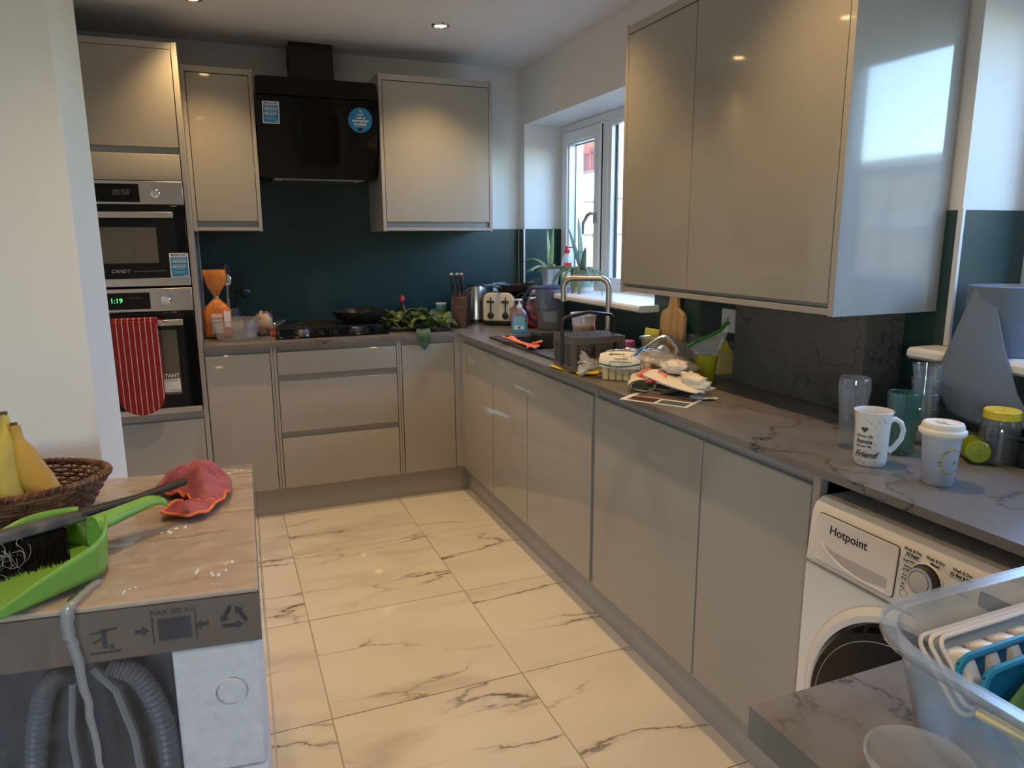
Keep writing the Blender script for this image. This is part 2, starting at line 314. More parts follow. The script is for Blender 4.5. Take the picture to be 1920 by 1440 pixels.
def window(name, y0, y1, sash_w):
    """frame in the plane x=.85: outer frame, one opening casement at the far end, mullion, fixed light"""
    fx0, fx1 = .853, .925; z0, z1 = 1.118, WZ1; fw = .045
    b = B().box(fx0, y0, z0, fx1, y0+fw, z1).box(fx0, y1-fw, z0, fx1, y1, z1).box(fx0, y0+fw, z0, fx1, y1-fw, z0+fw).box(fx0, y0+fw, z1-fw, fx1, y1-fw, z1)
    m0 = y1-sash_w
    b.box(fx0, m0-.06, z0+fw, fx1, m0, z1-fw)
    root = struct(b.build(name, upvc, bev=.004))
    s0, s1, t0, t1 = m0+.004, y1-fw-.006, z0+fw+.005, z1-fw-.006; sw = .06
    b = B()
    for k, (xa, ww) in enumerate(((fx0-.018, sw), (fx0-.006, sw+.012))):
        xb = xa+.04
        b.box(xa, s0, t0, xb, s0+ww, t1).box(xa, s1-ww, t0, xb, s1, t1).box(xa, s0+ww, t0, xb, s1-ww, t0+ww).box(xa, s0+ww, t1-ww, xb, s1-ww, t1)
    b.build('sash', upvc, root, bev=.003)
    g = .013
    B().box(fx0+.03, s0+sw+g, t0+sw+g, fx0+.036, s1-sw-g, t1-sw-g).build('pane', glassm, root)
    b = B(); p0, p1, q0, q1 = s0+sw+.011, s1-sw-.011, t0+sw+.011, t1-sw-.011
    b.box(fx0+.034, p0, q0, fx0+.042, p0+.006, q1).box(fx0+.034, p1-.006, q0, fx0+.042, p1, q1)
    b.box(fx0+.034, p0, q0, fx0+.042, p1, q0+.006).box(fx0+.034, p0, q1-.006, fx0+.042, p1, q1)
    b.build('gasket', black, root)
    # fixed light
    a0, a1, c0, c1 = y0+fw, m0-.06, z0+fw, z1-fw; b = B(); ww = .03
    b.box(fx0+.006, a0, c0, fx0+.04, a0+ww, c1).box(fx0+.006, a1-ww, c0, fx0+.04, a1, c1).box(fx0+.006, a0+ww, c0, fx0+.04, a1-ww, c0+ww).box(fx0+.006, a0+ww, c1-ww, fx0+.04, a1-ww, c1)
    b.build('glazing_bead', upvc, root, bev=.003)
    B().box(fx0+.03, a0+ww, c0+ww, fx0+.036, a1-ww, c1-ww).build('pane', glassm, root)
    b = B(); b.box(fx0+.036, a1-ww-.016, c0+ww, fx0+.045, a1-ww, c1-ww).box(fx0+.036, a0+ww, c0+ww, fx0+.045, a0+ww+.016, c1-ww); b.build('spacer_bar', black, root)
    # handle on the mullion side of the sash
    h = B().box(fx0-.03, s0+.018, 1.50, fx0-.018, s0+.042, 1.56).box(fx0-.055, s0+.022, 1.545, fx0-.03, s0+.038, 1.56)
    h.tube([(fx0-.052, s0+.03, 1.555), (fx0-.056, s0+.06, 1.545), (fx0-.058, s0+.11, 1.50), (fx0-.056, s0+.115, 1.44)], [.010, .010, .009, .008], 8)
    h.build('handle', M('handle_grey', (.33, .33, .33), .4), root)
    return root
window('window_1', W1[0], W1[1], .53)
window('window_2', W2[0], W2[1], .62)
sillm = M('sill_white', (.80, .80, .80), .3)
def sill(y0, y1, name):
    b = B(); pr = [(.492, 1.092), (.486, 1.098), (.486, 1.112), (.494, 1.1215), (.853, 1.1215), (.853, 1.095)]
    # overhanging nose runs past both reveals, tongue fills the recess
    b.prism([(.602, 1.098), (.602, 1.1205), (.86, 1.1205), (.86, 1.098)], 'y', y0+.002, y1-.002)
    b.v = [Vector((p.x, p.y, p.z)) for p in b.v]
    b.prism([(.498, 1.090), (.488, 1.097), (.488, 1.113), (.498, 1.1205), (.604, 1.1205), (.604, 1.090)], 'y', y0-.04, y1+.03)
    o = b.build(name, sillm, bev=.002); return struct(o)
sill(W1[0], W1[1]-.0, 'trim_1'); sill(W2[0], W2[1]+.0, 'trim_2')

# splashbacks (dark green panels) with pale edge trims
sb = B().box(-1.293, YW-.0068, .9155, XW-.0075, YW-.0012, 1.475).build('splashback', splash, smooth=False); tag(sb, 'dark green splashback panel across the back wall behind the hob', 'splashback')
B().box(-.972, YW-.0068, 1.4752, -.353, YW-.0012, 1.75).build('upper_panel', splash, sb, smooth=False)
sb = B().box(XW-.0068, W1[1]+.004, .9155, XW-.0012, YW-.0075, 1.475).build('splashback', splash, smooth=False); tag(sb, 'narrow dark green splashback strip between the corner and the window', 'splashback')
b = B().box(XW-.0068, W2[1]+.004, .9155, XW-.0012, W1[0]-.002, 1.475).box(XW-.0068, W1[0]-.002, .9155, XW-.0012, W1[1]+.0035, 1.089)
b.box(XW-.0068, -3.9, .9155, XW-.0012, W2[1]+.004, 1.089)
tag(b.build('splashback', splash, smooth=False), 'long dark green splashback under the window sill and big wall cupboard', 'splashback')
b = B().box(XW, W1[1]-.006, 1.122, .852, W1[1]-.0005, 1.475); tag(b.build('splashback', splash, smooth=False), 'dark green panel lining the reveal beside the two potted plants', 'splashback')
b = B().box(XW, W2[1]-.006, 1.122, .852, W2[1]-.0005, 1.475); tag(b.build('splashback', splash, smooth=False), 'green panel lining the window reveal above the blue paper roll', 'splashback')
trimw = M('trim_silver', (.72, .74, .76), .3, .2)
struct(B().box(XW-.009, W1[1]-.009, 1.122, XW+.001, W1[1]+.004, 1.478).build('trim_3', trimw, bev=.001))
struct(B().box(XW-.009, W2[1]-.009, 1.122, XW+.001, W2[1]+.006, 1.478).build('trim_4', trimw, bev=.001))
struct(B().box(XW-.010, YW-.010, .915, XW-.0065, YW-.0065, 1.475).build('trim_5', trimw))
struct(B().box(-1.293, YW-.008, .915, -1.286, YW-.0062, 1.475).build('trim_6', trimw))

# ================================================================== BASE UNITS
ZD, ZB, ZK = .861, .150, .895      # door top, door bottom, underside of worktop
T = .019; YB = YW-.008; XB = XW-.008
def ubox(b, x0, x1, z0, z1, side, d0=0., d1=T):
    """box on a run: side 'b' = back run (front y=0), 'r' = right run (front x=0)"""
    if side == 'b': b.box(x0, d0, z0, x1, d1, z1)
    else: b.box(d0, x0, z0, d1, x1, z1)
    return b
def front(x0, x1, z0, z1, side, parent, name='door', mat=None, d0=0., lip=True):
    """gloss front with a J-pull: the top edge is bevelled back"""
    b = B(); g = .0015; x0 += g; x1 -= g
    if lip:
        pr = [(d0, z0), (d0, z1-.006), (d0+.004, z1), (d0+T, z1), (d0+T, z0)]
        if side == 'b': b.prism([(p[0], p[1]) for p in pr], 'x', x0, x1)
        else:
            b.prism([(p[0], p[1]) for p in pr], 'y', x0, x1)
    else: ubox(b, x0, x1, z0, z1, side, d0, d0+T)
    return b.build(name, mat or gloss, parent, bev=.0012)
def base_unit(x0, x1, side, label, doors, drawers=None, name='base_cabinet', low=False):
    mid = ((x0+x1)/2, .3, 0) if side == 'b' else (.3, (x0+x1)/2, 0)
    t = thing(name, label, 'cabinet', mid)
    b = ubox(B(), x0, x1, ZB+.001, .66 if low else ZK-.001, side, T+.003, .57)
    b.build('carcass', satin, t)
    if low: ubox(B(), x0, x1, .661, ZK-.001, side, T+.003, .045).build('front_rail', satin, t)
    b = ubox(B(), x0+.001, x1-.001, ZD-.03, ZK-.002, side, T-.0015, T+.0025); b.build('handle_rail', rail, t)
    for a, c in doors: front(a, c, ZB, ZD, side, t)
    if drawers:
        a, c = drawers
        for z0, z1 in ((.745, ZD), (.448, .711), (ZB, .416)): front(a, c, z0, z1, side, t, 'drawer')
        for z0 in (.711, .416): ubox(B(), a, c, z0-.02, z0+.036, side, T-.0015, T+.0025).build('handle_rail', rail, t)
    return t
t = base_unit(-1.296, -.980, 'b', 'single-door grey base cupboard between the ovens and the drawers', [(-1.294, -.995)])
ubox(B(), -.993, -.981, ZB, ZK-.001, 'b', 0, T+.002).build('stile', satin, t, bev=.0008)
t = base_unit(-.979, -.3455, 'b', 'three-drawer grey unit under the gas hob', [], (-.964, -.358))
ubox(B(), -.979, -.966, ZB, ZK-.001, 'b', 0, T+.002).build('stile', satin, t, bev=.0008)
ubox(B(), -.356, -.346, ZB, ZK-.001, 'b', 0, T+.002).build('stile', satin, t, bev=.0008)
t = base_unit(-.3445, .02, 'b', 'narrow grey base cupboard in the corner, right of the drawers', [(-.330, -.038)])
ubox(B(), -.3445, -.3325, ZB, ZK-.001, 'b', 0, T+.002).build('stile', satin, t, bev=.0008)
B().box(-.036, 0, ZB, 0, .02, ZK-.001).box(0, -.030, ZB, .02, .02, ZK-.001).build('corner_post', satin, t, bev=.0008)
t = base_unit(-.499, -.032, 'r', 'grey corner cupboard door beside the sink unit', [(-.497, -.034)], low=True)
t = base_unit(-.927, -.501, 'r', 'grey cupboard under the sink bowl, smooth gloss door', [(-.926, -.502)], low=True)
t = base_unit(-1.528, -.929, 'r', 'wide grey cupboard below the cutlery basket, chipped lower door corner', [(-1.520, -.929)], low=True)
B().prism([(-1.5185, ZB), (-1.5185, ZB+.022), (-1.499, ZB)], 'x', -.0006, .0004).build('chip', M('chipboard', (.42, .28, .13), .9), t)
t = base_unit(-2.157, -1.530, 'r', 'wide grey gloss cupboard under the heap of bags and papers', [(-2.156, -1.545)])
ubox(B(), -1.5435, -1.5305, ZB, ZK-.001, 'r', .006, T+.002).build('stile', rail, t, bev=.0008)
t = base_unit(-2.579, -2.159, 'r', 'grey gloss cupboard next to the washing machine', [(-2.556, -2.160)])
B().box(0, -2.579, 0, .57, -2.5575, ZK-.001).build('end_panel', satin, t, bev=.001)
b = B().box(-1.30, .045, 0, .06, .061, ZB-.002); tag(b.build('plinth', plin, bev=.001), 'grey kickboard along the floor under the drawers', 'plinth')
b = B().box(.045, -2.556, 0, .061, .0445, ZB-.002); tag(b.build('plinth', plin, bev=.001), 'grey kickboard along the floor under the sink side', 'plinth')

# worktops: L shape with the sink cut-out, and the peninsula
SX0, SX1, SY0, SY1 = .075, .50, -1.125, -.31
b = B(); z0, z1 = ZK, .914
ys = [.0, -.31]; 
b.box(-1.295, -.018, z0, XW-.007, YB, z1)
b.box(-.018, -.31, z0, XW-.007, -.018, z1); b.box(-.018, SY0, z0, SX0, SY1, z1); b.box(SX1, SY0, z0, XW-.007, SY1, z1); b.box(-.018, -3.80, z0, XW-.007, SY0, z1)
tag(b.build('worktop', wt, smooth=False), 'long L-shaped grey stone-effect worktop with dark veins', 'worktop')
b = B().box(-.703, -3.95, .893, .59, -3.184, .9145).box(-.703, -3.95, .889, -.690, -3.184, .893)
b = B().box(-.703, -3.95, .876, -.0185, -3.184, .9145)
tag(b.build('worktop', wt, smooth=False), 'peninsula worktop in the foreground under the plastic tub', 'worktop')
t = thing('base_cabinet', 'hidden grey cabinet carrying the peninsula worktop', 'cabinet', (-.1, -3.55, 0))
B().box(-.32, -3.93, 0, .55, -3.21, .875).build('carcass', satin, t)
B().box(-.34, -3.94, 0, -.321, -3.20, .875).build('end_panel', gloss, t, bev=.001)

# marble box-out under the big wall cupboard
t = thing('boxed_pipework', 'grey veined marble-effect boxing projecting from the wall under the big cupboard', 'boxing', (.53, -1.99, .914))
B().box(.448, -2.262, .915, .460, -1.716, 1.209).build('front_panel', upst, t)
B().box(.4605, -2.262, .915, .5925, -2.250, 1.209).build('side_panel', upst, t)
B().box(.4605, -1.728, .915, .5925, -1.716, 1.209).build('side_panel', upst, t)

# ================================================================== TALL OVEN HOUSING
t = thing('oven_housing', 'tall grey oven housing at the left end of the back wall', 'cabinet', (-1.62, .3, 0))
xl, xr = -1.93, -1.322
B().box(-1.3195, -.0, 0, -1.2975, YB, 2.273).build('side_panel', satin, t, bev=.001)
B().box(xl, 0, 0, xl+.018, YB, 2.273).build('side_panel', satin, t)
B().box(xl+.018, .55, .1, -1.32, .57, 2.25).build('back_panel', satin, t)
B().box(xl+.018, 0, 2.243, -1.3205, YB, 2.270).build('cornice', satin, t, bev=.001)
B().box(xl+.018, .022, ZB, -1.3205, .5, .598).box(xl+.018, .022, 1.676, -1.3205, .5, 2.242).build('carcass', satin, t)
front(xl+.018, xr, 1.825, 2.241, 'b', t, lip=False)
B().box(xl+.018, .017, 1.797, xr, .0215, 1.824).build('handle_rail', rail, t)
front(xl+.018, xr, 1.678, 1.796, 'b', t, 'filler_panel')
front(xl+.018, xr, ZB, .559, 'b', t, 'drawer')
B().box(xl+.018, .017, .54, xr, .0215, .598).build('handle_rail', rail, t)
B().box(xl, .045, 0, -1.3205, .06, ZB-.002).build('kickboard', plin, t)

def sticker(parent, at_, right, up, w_, h_, lines, name='sticker'):
    R_ = Vector(right).normalized(); U = Vector(up).normalized(); Nn = R_.cross(U); at_ = Vector(at_)
    def slab(x0, y0, x1, y1, d0, d1, mat, nm, par):
        p = lambda x, y, d: at_+R_*x+U*y+Nn*d
        return B().hexa([p(x0, y0, d0), p(x1, y0, d0), p(x1, y1, d0), p(x0, y1, d0), p(x0, y0, d1), p(x1, y0, d1), p(x1, y1, d1), p(x0, y1, d1)]).build(nm, mat, par, smooth=False)
    s_ = slab(0, 0, w_, h_, .0002, .0008, stickwhite, name, parent); e = .05*w_
    slab(e, e, w_-e, h_*.84, .0008, .0011, stickblue, 'print', s_)
    for (txt, x, y, sz, mt, bo) in lines:
        text(txt, sz*w_, at_+R_*(x*w_)+U*(y*h_)+Nn*.0013, R_, U, mt, s_, bold=bo*w_)
    return s_
imp = [('IMPORTANT', .5, .915, .155, ink, .004), ('10', .22, .66, .22, stickwhite, .006), ('YEAR PARTS', .62, .70, .095, stickwhite, .003), ('GUARANTEE', .62, .625, .095, stickwhite, .003),
       ('MAKE THE MOST OF YOUR', .5, .79, .055, stickwhite, .001), ('TO CALL FREE NOW', .5, .52, .07, stickwhite, .001), ('0800 479 8771', .5, .44, .125, stickwhite, .004), ('MON TO FRI 8-6', .5, .365, .06, stickwhite, .001),
       ('TERMS AND CONDITIONS APPLY', .5, .25, .045, stickwhite, 0), ('SEE WEBSITE FOR DETAILS', .5, .20, .045, stickwhite, 0), ('CANDY', .82, .09, .07, stickwhite, .002)]
# ovens
def oven(z0, zg0, zp, z1, label, digits, dcol, dx, win, hz, kz, disp):
    t = thing('built_in_oven', label, 'oven', (-1.62, .2, z0))
    B().box(xl+.02, .0225 if False else .0, z0+.002, xr-.002, .5, z1-.002).build('body', black, t)
    yf = -.020
    B().box(xl+.02, yf, zp, xr-.001, -.0005, z1-.002).build('control_panel', steel, t, bev=.0015)
    B().box(xl+.02, yf, z0+.002, xr-.001, -.0005, zg0).build('lower_trim', steel, t, bev=.0015)
    d = B().box(xl+.02, yf-.001, zg0+.001, xr-.001, -.0005, zp-.006).build('door', blackg, t, bev=.002)
    wx1, wz0, wz1 = win
    B().box(-1.80, yf-.0016, wz0, wx1, yf-.0011, wz1).build('window', M('oven_window', (.10, .085, .065), .12, coat=.4), d)
    fan = B().tube([(-1.62+.085*math.cos(a*PI/18), yf-.0018, (wz0+wz1)/2+.075*math.sin(a*PI/18)) for a in range(36)], .0012, 5, closed=True)
    for zz in (.33, .62): fan.box(-1.60, yf-.0022, wz0+(wz1-wz0)*zz, wx1-.004, yf-.0017, wz0+(wz1-wz0)*zz+.0015)
    fan.build('rack', M('oven_rack', (.16, .14, .11), .3, .5), d)
    h = B().box(-1.86, -.066, hz-.013, -1.372, -.052, hz+.013); h.box(-1.84, -.053, hz-.010, -1.82, yf, hz+.010).box(-1.40, -.053, hz-.010, -1.385, yf, hz+.010)
    h.build('handle', steel, d, bev=.001)
    B().box(-1.76, yf-.0015, disp[0], -1.502, yf-.0003, disp[1]).build('display', blackg, t, bev=.0005)
    text(digits, .030, (dx, yf-.0022, kz), (1, 0, 0), (0, 0, 1), dcol, t, 'digits')
    text('MODE   AUTO', .010, (-1.565, yf-.0022, kz+.012), (1, 0, 0), (0, 0, 1), M('icon_dim', (.09, .09, .09), .5), t, 'icons')
    k = B().lathe([(.0, 0), (.022, 0), (.022, .004), (.0175, .005), (.0165, .018), (.014, .020), (0, .020)], seg=24); k.xf(Matrix.Translation((-1.434, yf, kz)) @ Matrix.Rotation(PI/2, 4, 'X'))
    kn = k.build('knob', chrome, t)
    tk = B()
    for q in range(12):
        a = q*PI/6
        if q in (8, 9, 10): continue
        tk.box(-1.434+.031*math.cos(a)-.001, yf-.0006, kz+.031*math.sin(a)-.001, -1.434+.031*math.cos(a)+.001, yf-.0001, kz+.031*math.sin(a)+.001)
    tk.build('dial_marks', ink, t)
    return t, d
green_e = M('green_digit', (.02, .3, .05), .5, emit=(.1, 1, .2), es=2.0); dim_e = M('dim_digit', (.08, .08, .07), .5, emit=(.5, .45, .35), es=.05)
t1, dd = oven(1.205, 1.243, 1.573, 1.676, 'upper built-in oven with blue guarantee sticker and clear black door', '00:58', dim_e, -1.575, (-1.449, 1.312, 1.472), 1.525, 1.622, (1.582, 1.661))
text('CANDY', .022, (-1.61, -.0222, 1.276), (1, 0, 0), (0, 0, 1), steel, dd, shear=.3)
B().box(-1.56, -.0222, 1.2755, -1.42, -.0211, 1.2765).box(-1.72, -.0222, 1.2755, -1.67, -.0211, 1.2765).build('badge_line', steel, dd)
sticker(dd, (-1.405, -.0212, 1.244), (1, 0, 0), (0, 0, 1), .080, .112, imp)
t2, dd = oven(.600, .629, 1.091, 1.198, 'lower built-in oven with a green clock and a red glove on its handle', '1:19', green_e, -1.64, (-1.405, .695, 1.002), 1.040, 1.143, (1.103, 1.179))
s_ = B().box(-1.56, -.0225, .706, -1.409, -.0216, .770).build('sticker', stickwhite, dd)
B().prism([(-1.545, .714), (-1.500, .714), (-1.482, .738), (-1.500, .762), (-1.545, .762)], 'y', -.0229, -.0226).build('print', M('sticker_teal', (.05, .28, .27), .5), s_)
text('EE', .018, (-1.512, -.0231, .745), (1, 0, 0), (0, 0, 1), stickwhite, s_); text('YEAR', .013, (-1.513, -.0231, .727), (1, 0, 0), (0, 0, 1), stickwhite, s_)
text('CANDY', .012, (-1.435, -.0228, .713), (1, 0, 0), (0, 0, 1), ink, s_, shear=.3)
text('IMPORTANT', .024, (-1.478, -.0216, .784), (1, 0, 0), (0, 0, 1), stickwhite, dd, bold=.0006)
text('ENERGY SAVER', .008, (-1.445, -.0228, .762), (1, 0, 0), (0, 0, 1), ink, s_)

# ================================================================== WALL UNITS
def wall_unit(side, a0, a1, p0, z0, z1, doors, label, dz0, dz1, back, lw=.018):
    """a0..a1 along the run, p0 = front plane, back = rear plane"""
    ctr = ((a0+a1)/2, (p0+back)/2, z0) if side == 'b' else ((p0+back)/2, (a0+a1)/2, z0)
    t = thing('wall_cabinet', label, 'cabinet', ctr)
    for q in (a0, a1-lw): ubox(B(), q, q+lw, z0, z1, side, p0, back).build('side_panel', gloss_side, t, bev=.001)
    i0, i1 = a0+lw, a1-lw
    ubox(B(), i0, i1, dz1+.004, z1-.003, side, p0+.001, back).build('cornice', satin, t, bev=.001)
    ubox(B(), i0, i1, z0+.003, z0+.020, side, p0+.001, back).build('bottom_panel', satin, t, bev=.001)
    ubox(B(), i0+.0005, i1-.0005, z0+.0205, dz1+.0035, side, p0+.024, back-.02).build('carcass', satin, t)
    ubox(B(), i0+.0005, i1-.0005, z0+.021, dz0+.03, side, p0+.0195, p0+.0235).build('handle_rail', rail, t)
    for x0, x1 in doors: front(x0, x1, dz0, dz1, side, t, d0=p0, lip=False)
    return t
wall_unit('b', -1.2965, -.973, .226, 1.457, 2.235, [(-1.277, -.992)], 'narrow grey wall cupboard between the ovens and the cooker hood', 1.508, 2.200, YB)
wall_unit('b', -.352, .280, .226, 1.457, 2.267, [(-.333, .261)], 'wide grey wall cupboard on the back wall, right of the hood', 1.508, 2.230, YB)
wall_unit('r', -2.355, -1.311, .226, 1.210, 2.153, [(-1.733, -1.330), (-2.336, -1.734)], 'big two-door grey wall cupboard beside the sink window', 1.242, 2.118, XB)

# ================================================================== COOKER HOOD
t = thing('cooker_hood', 'black angled glass cooker hood with blue stickers above the hob', 'hood', (-.66, .45, 1.73))
B().box(-.770, .431, 2.14, -.546, YB, ZC-.001).build('chimney', black, t, bev=.001)
sl = B()
for k in range(4): sl.box(-.7712, .47+k*.022, 2.30, -.7702, .48+k*.022, 2.36)
sl.build('chimney_vent', darkgap, t)
# body wedge behind, two glass panels in front
def hb(x0, x1, pr): return B().prism(pr, 'x', x0, x1)
hb(-.945, -.385, [(.30, 1.728), (.205, 2.14), (.29, 2.20), (.56, 2.20), (.59, 1.95), (.59, 1.735)]).build('body', black, t, bev=.002)
def gpanel(z0, y0, z1, y1, name):
    b = B(); r = .018; n = 5; pts = []
    x0, x1 = -.966, -.366; Ln = math.hypot(z1-z0, y1-y0)
    for (cx, cv, a0) in ((x1-r, r, -90), (x1-r, Ln-r, 0), (x0+r, Ln-r, 90), (x0+r, r, 180)):
        for k in range(n+1): a = math.radians(a0+90*k/n); pts.append((cx+r*math.cos(a), cv+r*math.sin(a)))
    d = Vector((0, y1-y0, z1-z0))/Ln; nn = Vector((0, -(z1-z0), (y1-y0)))/Ln
    o0 = Vector((0, y0, z0)); vs = [o0+Vector((p[0], 0, 0))+d*p[1] for p in pts]+[o0+Vector((p[0], 0, 0))+d*p[1]+nn*.006 for p in pts]; m = len(pts)
    b.add(vs, [tuple(range(m)), tuple(range(m, 2*m))[::-1]]+[(i+m, (i+1) % m+m, (i+1) % m, i) for i in range(m)])
    return b.build(name, blackg, t, bev=.0008), d, nn, o0
gp2, *_ = gpanel(2.115, .186, 2.205, .208, 'upper_glass')
gp, dv, nn, o0 = gpanel(1.732, .292, 2.112, .180, 'lower_glass')
b = B().box(-.90, .32, 1.722, -.43, .57, 1.728).build('grease_filter', steel, t)
for x in (-.86, -.47): lm = B().lathe([(0, -.004), (.025, -.004), (.028, 0), (0, 0)], (x, .34, 1.722), 20).build('hood_lamp', chrome, t)
Pp = lambda z: o0+dv*((z-1.732)/dv.z)+nn*.0065
a = Pp(1.985); sticker(gp, (-.938, a.y, a.z), (1, 0, 0), dv, .080, .104, imp)
cc = Pp(2.022); cb = B(); cc = Vector((-.457, cc.y, cc.z)); Rr = .062
vs = [cc+Vector((Rr*math.cos(q*PI/24), 0, 0))+dv*Rr*math.sin(q*PI/24)+nn*h for h in (0, .0006) for q in range(48)]
cb.add(vs, [tuple(range(48)), tuple(range(48, 96))[::-1]]+[(i+48, (i+1) % 48+48, (i+1) % 48, i) for i in range(48)])
cs = cb.build('sticker', M('sticker_round_blue', (.015, .20, .42), .4), gp)
f_ = nn*.0012
for s_, sz, dy in (('I am a', .020, .013), ('connected', .020, -.003), ('product', .020, -.019), ('CANDY', .009, .027)): text(s_, sz, cc+dv*dy+f_, (1, 0, 0), dv, stickwhite, cs, bold=.0006)
text('SCAN TO ENROL', .006, cc-dv*.032+f_, (1, 0, 0), dv, stickwhite, cs)
wf = B()
for q, rad in enumerate((.006, .011, .016)):
    wf.tube([cc+Vector((rad*math.sin(a*.25), 0, 0))+dv*(.033+rad*math.cos(a*.25))+f_ for a in range(-3, 4)], .0011, 5)
wf.build('signal_mark', stickwhite, cs)
B().hexa([cc+Vector((x, 0, 0))+dv*y+nn*h for h in (.0008, .0012) for x, y in ((-.010, -.054), (.010, -.054), (.010, -.038), (-.010, -.038))]).build('print', ink, cs)

# ================================================================== DOWNLIGHTS
lens_e = M('lamp_lens', (1, 1, 1), .3, emit=LAMP_COL, es=26)
def downlight(x, y, label):
    t = thing('downlight', label, 'downlight', (x, y, ZC), group='round recessed ceiling downlights')
    B().lathe([(.030, -.004), (.034, -.008), (.043, -.006), (.046, -.0005), (.046, 0)], seg=28).build('bezel', chrome, t, world=False)
    B().lathe([(0, -.003), (.030, -.0035)], seg=24).build('lens', lens_e, t, world=False)
    l = bpy.data.lights.new('lamp', 'SPOT'); l.energy = LAMP_W; l.color = LAMP_COL; l.spot_size = math.radians(104); l.spot_blend = .85; l.shadow_soft_size = .03
    o = bpy.data.objects.new('lamp', l); C.objects.link(o); o.parent = t; o.location = (0, 0, -.02)
downlight(-.107, -.115, 'round ceiling downlight between the hood and the window wall')
downlight(-1.215, -.125, 'round ceiling downlight over the tall oven housing, at the top edge')
for x, y in ((-1.19, -.93), (-.107, -1.25), (-.107, -2.35), (-1.25, -2.68), (-1.28, -3.95)):
    downlight(x, y, 'recessed ceiling downlight out of frame, seen only in reflections')

# ================================================================== OUTSIDE THE WINDOWS
grd = noisy(M('ground_paving', rough=.9), (.30, .28, .25), (.40, .37, .33), 3)
struct(B().box(X1+.02, -12, -.2, 14, 12, -.05).build('ground', grd, smooth=False)); struct(B().box(-10, -16, -.2, 10, YR-.15, -.05).build('ground', grd, smooth=False))
# timber fence between the houses
fence_t = noisy(M('fence_timber', rough=.8), (.30, .20, .085), (.38, .28, .14), 6, sc=(1, 1, .15)); fence_p = noisy(M('fence_pale', rough=.8), (.36, .32, .25), (.44, .41, .35), 6, sc=(1, 1, .15))
FX = 2.1
t = thing('garden_fence', 'sunlit pale timber board fence with posts outside the sink window', 'fence', (FX, 1, -.05))
k = 0; y = -5.0; proto = [B().box(FX, -.0715, -.04, FX+.022, .0715, 1.812).build('board', m_, t, world=False) for m_ in (fence_t, fence_p)]
for p in proto: p.location = (-FX, 0, .05)
n_ = 0
while y < 6.6:
    sel = (n_*5 + n_//3) % 3 == 0
    if n_ < 2: o = proto[n_]
    else: o = proto[0 if sel else 1].copy(); C.objects.link(o)
    o.parent = t; o.location = (-FX, y-1, .05); y += .15; n_ += 1
B().box(FX-.03, -5.1, 1.764, FX+.04, 6.7, 1.81).build('capping_rail', fence_p, t)
for zz in (.3, 1.0, 1.46): B().box(FX-.035, -5.1, zz, FX-.001, 6.7, zz+.07).build('rail', fence_p, t)
for yy in (-4.2, -2.4, -.6, 1.2, 3.0, 4.8): B().box(FX-.12, yy, -.05, FX-.036, yy+.09, 1.80).build('post', fence_t, t)
# neighbouring house: every brick seen through the window is its own object
brickm = []
for nme, c1, c2 in (('brick_red', (.10, .014, .010), (.14, .024, .016)), ('brick_dark', (.045, .014, .014), (.07, .018, .016)), ('brick_orange', (.13, .03, .018), (.17, .045, .028))):
    brickm.append(noisy(M(nme, rough=.85), c1, c2, 14))
HX = 3.3; mort = M('mortar', (.26, .235, .21), .9)
house = thing('neighbour_house', 'red brick house wall with a white window beyond the fence', 'house', (HX, 5, 0))
WY0, WY1, WZh = 4.33, 5.60, 2.275
B().box(HX+.012, 3.86, -.05, HX+.3, WY0, 5.2).box(HX+.012, WY1, -.05, HX+.3, 12, 5.2).box(HX+.012, WY0, WZh, HX+.3, WY1, 5.2).box(HX+.012, WY0, -.05, HX+.3, WY1, 1.35).build('mortar_wall', mort, house, smooth=False)
pr = [B().box(0, -.1075, -.0325, .02, .1075, .0325).build('brick', m_, house, world=False, smooth=False) for m_ in brickm]
ps = [B().box(0, -.0325, -.1075, .02, .0325, .1075).build('brick', m_, house, world=False, smooth=False) for m_ in brickm[:2]]
for q, o in enumerate(pr+ps): o.location = Vector((HX, 4.0+.225*q, 1.45))-Vector((HX, 5, 0))
cnt = 0
for r_ in range(20):
    z = 1.62+r_*.075; y = 3.97+(.1125 if r_ % 2 else 0)
    while y < 6.0:
        inw = (WY0-.12 < y < WY1+.11)
        if not (inw and z < WZh+.24) and cnt < 285:
            o = random.choice(pr).copy(); C.objects.link(o); o.parent = house; o.location = (0, y-5, z); cnt += 1
        y += .225
y = WY0-.09
while y < WY1+.11:
    o = random.choice(ps).copy(); C.objects.link(o); o.parent = house; o.location = (0, y-5, WZh+.115); y += .075
b = B(); fx = HX+.10
b.box(fx, WY0, 1.35, fx+.06, WY0+.07, WZh).box(fx, WY1-.07, 1.35, fx+.06, WY1, WZh).box(fx, WY0+.07, WZh-.07, fx+.06, WY1-.07, WZh).box(fx, WY0+.07, 1.35, fx+.06, WY1-.07, 1.42).box(fx, 4.84, 1.42, fx+.06, 4.96, WZh-.07)
wf_ = b.build('window_frame', upvc, house, bev=.005)
b = B().box(fx-.015, WY0+.075, 1.43, fx+.03, WY0+.125, WZh-.075).box(fx-.015, 4.79, 1.43, fx+.03, 4.84, WZh-.075).box(fx-.015, WY0+.125, WZh-.125, fx+.03, 4.79, WZh-.075).box(fx-.015, WY0+.125, 1.43, fx+.03, 4.79, 1.48); b.build('sash', upvc, wf_, bev=.004)
B().box(fx+.03, WY0+.1, 1.42, fx+.035, WY1-.07, WZh-.07).build('pane', M('far_glass', (.35, .42, .48), .08), wf_)
dp = B().cyl((HX-.05, 3.91, 0), (HX-.05, 3.91, 4.5), .034, seg=12); dp.build('downpipe', upvc, house)

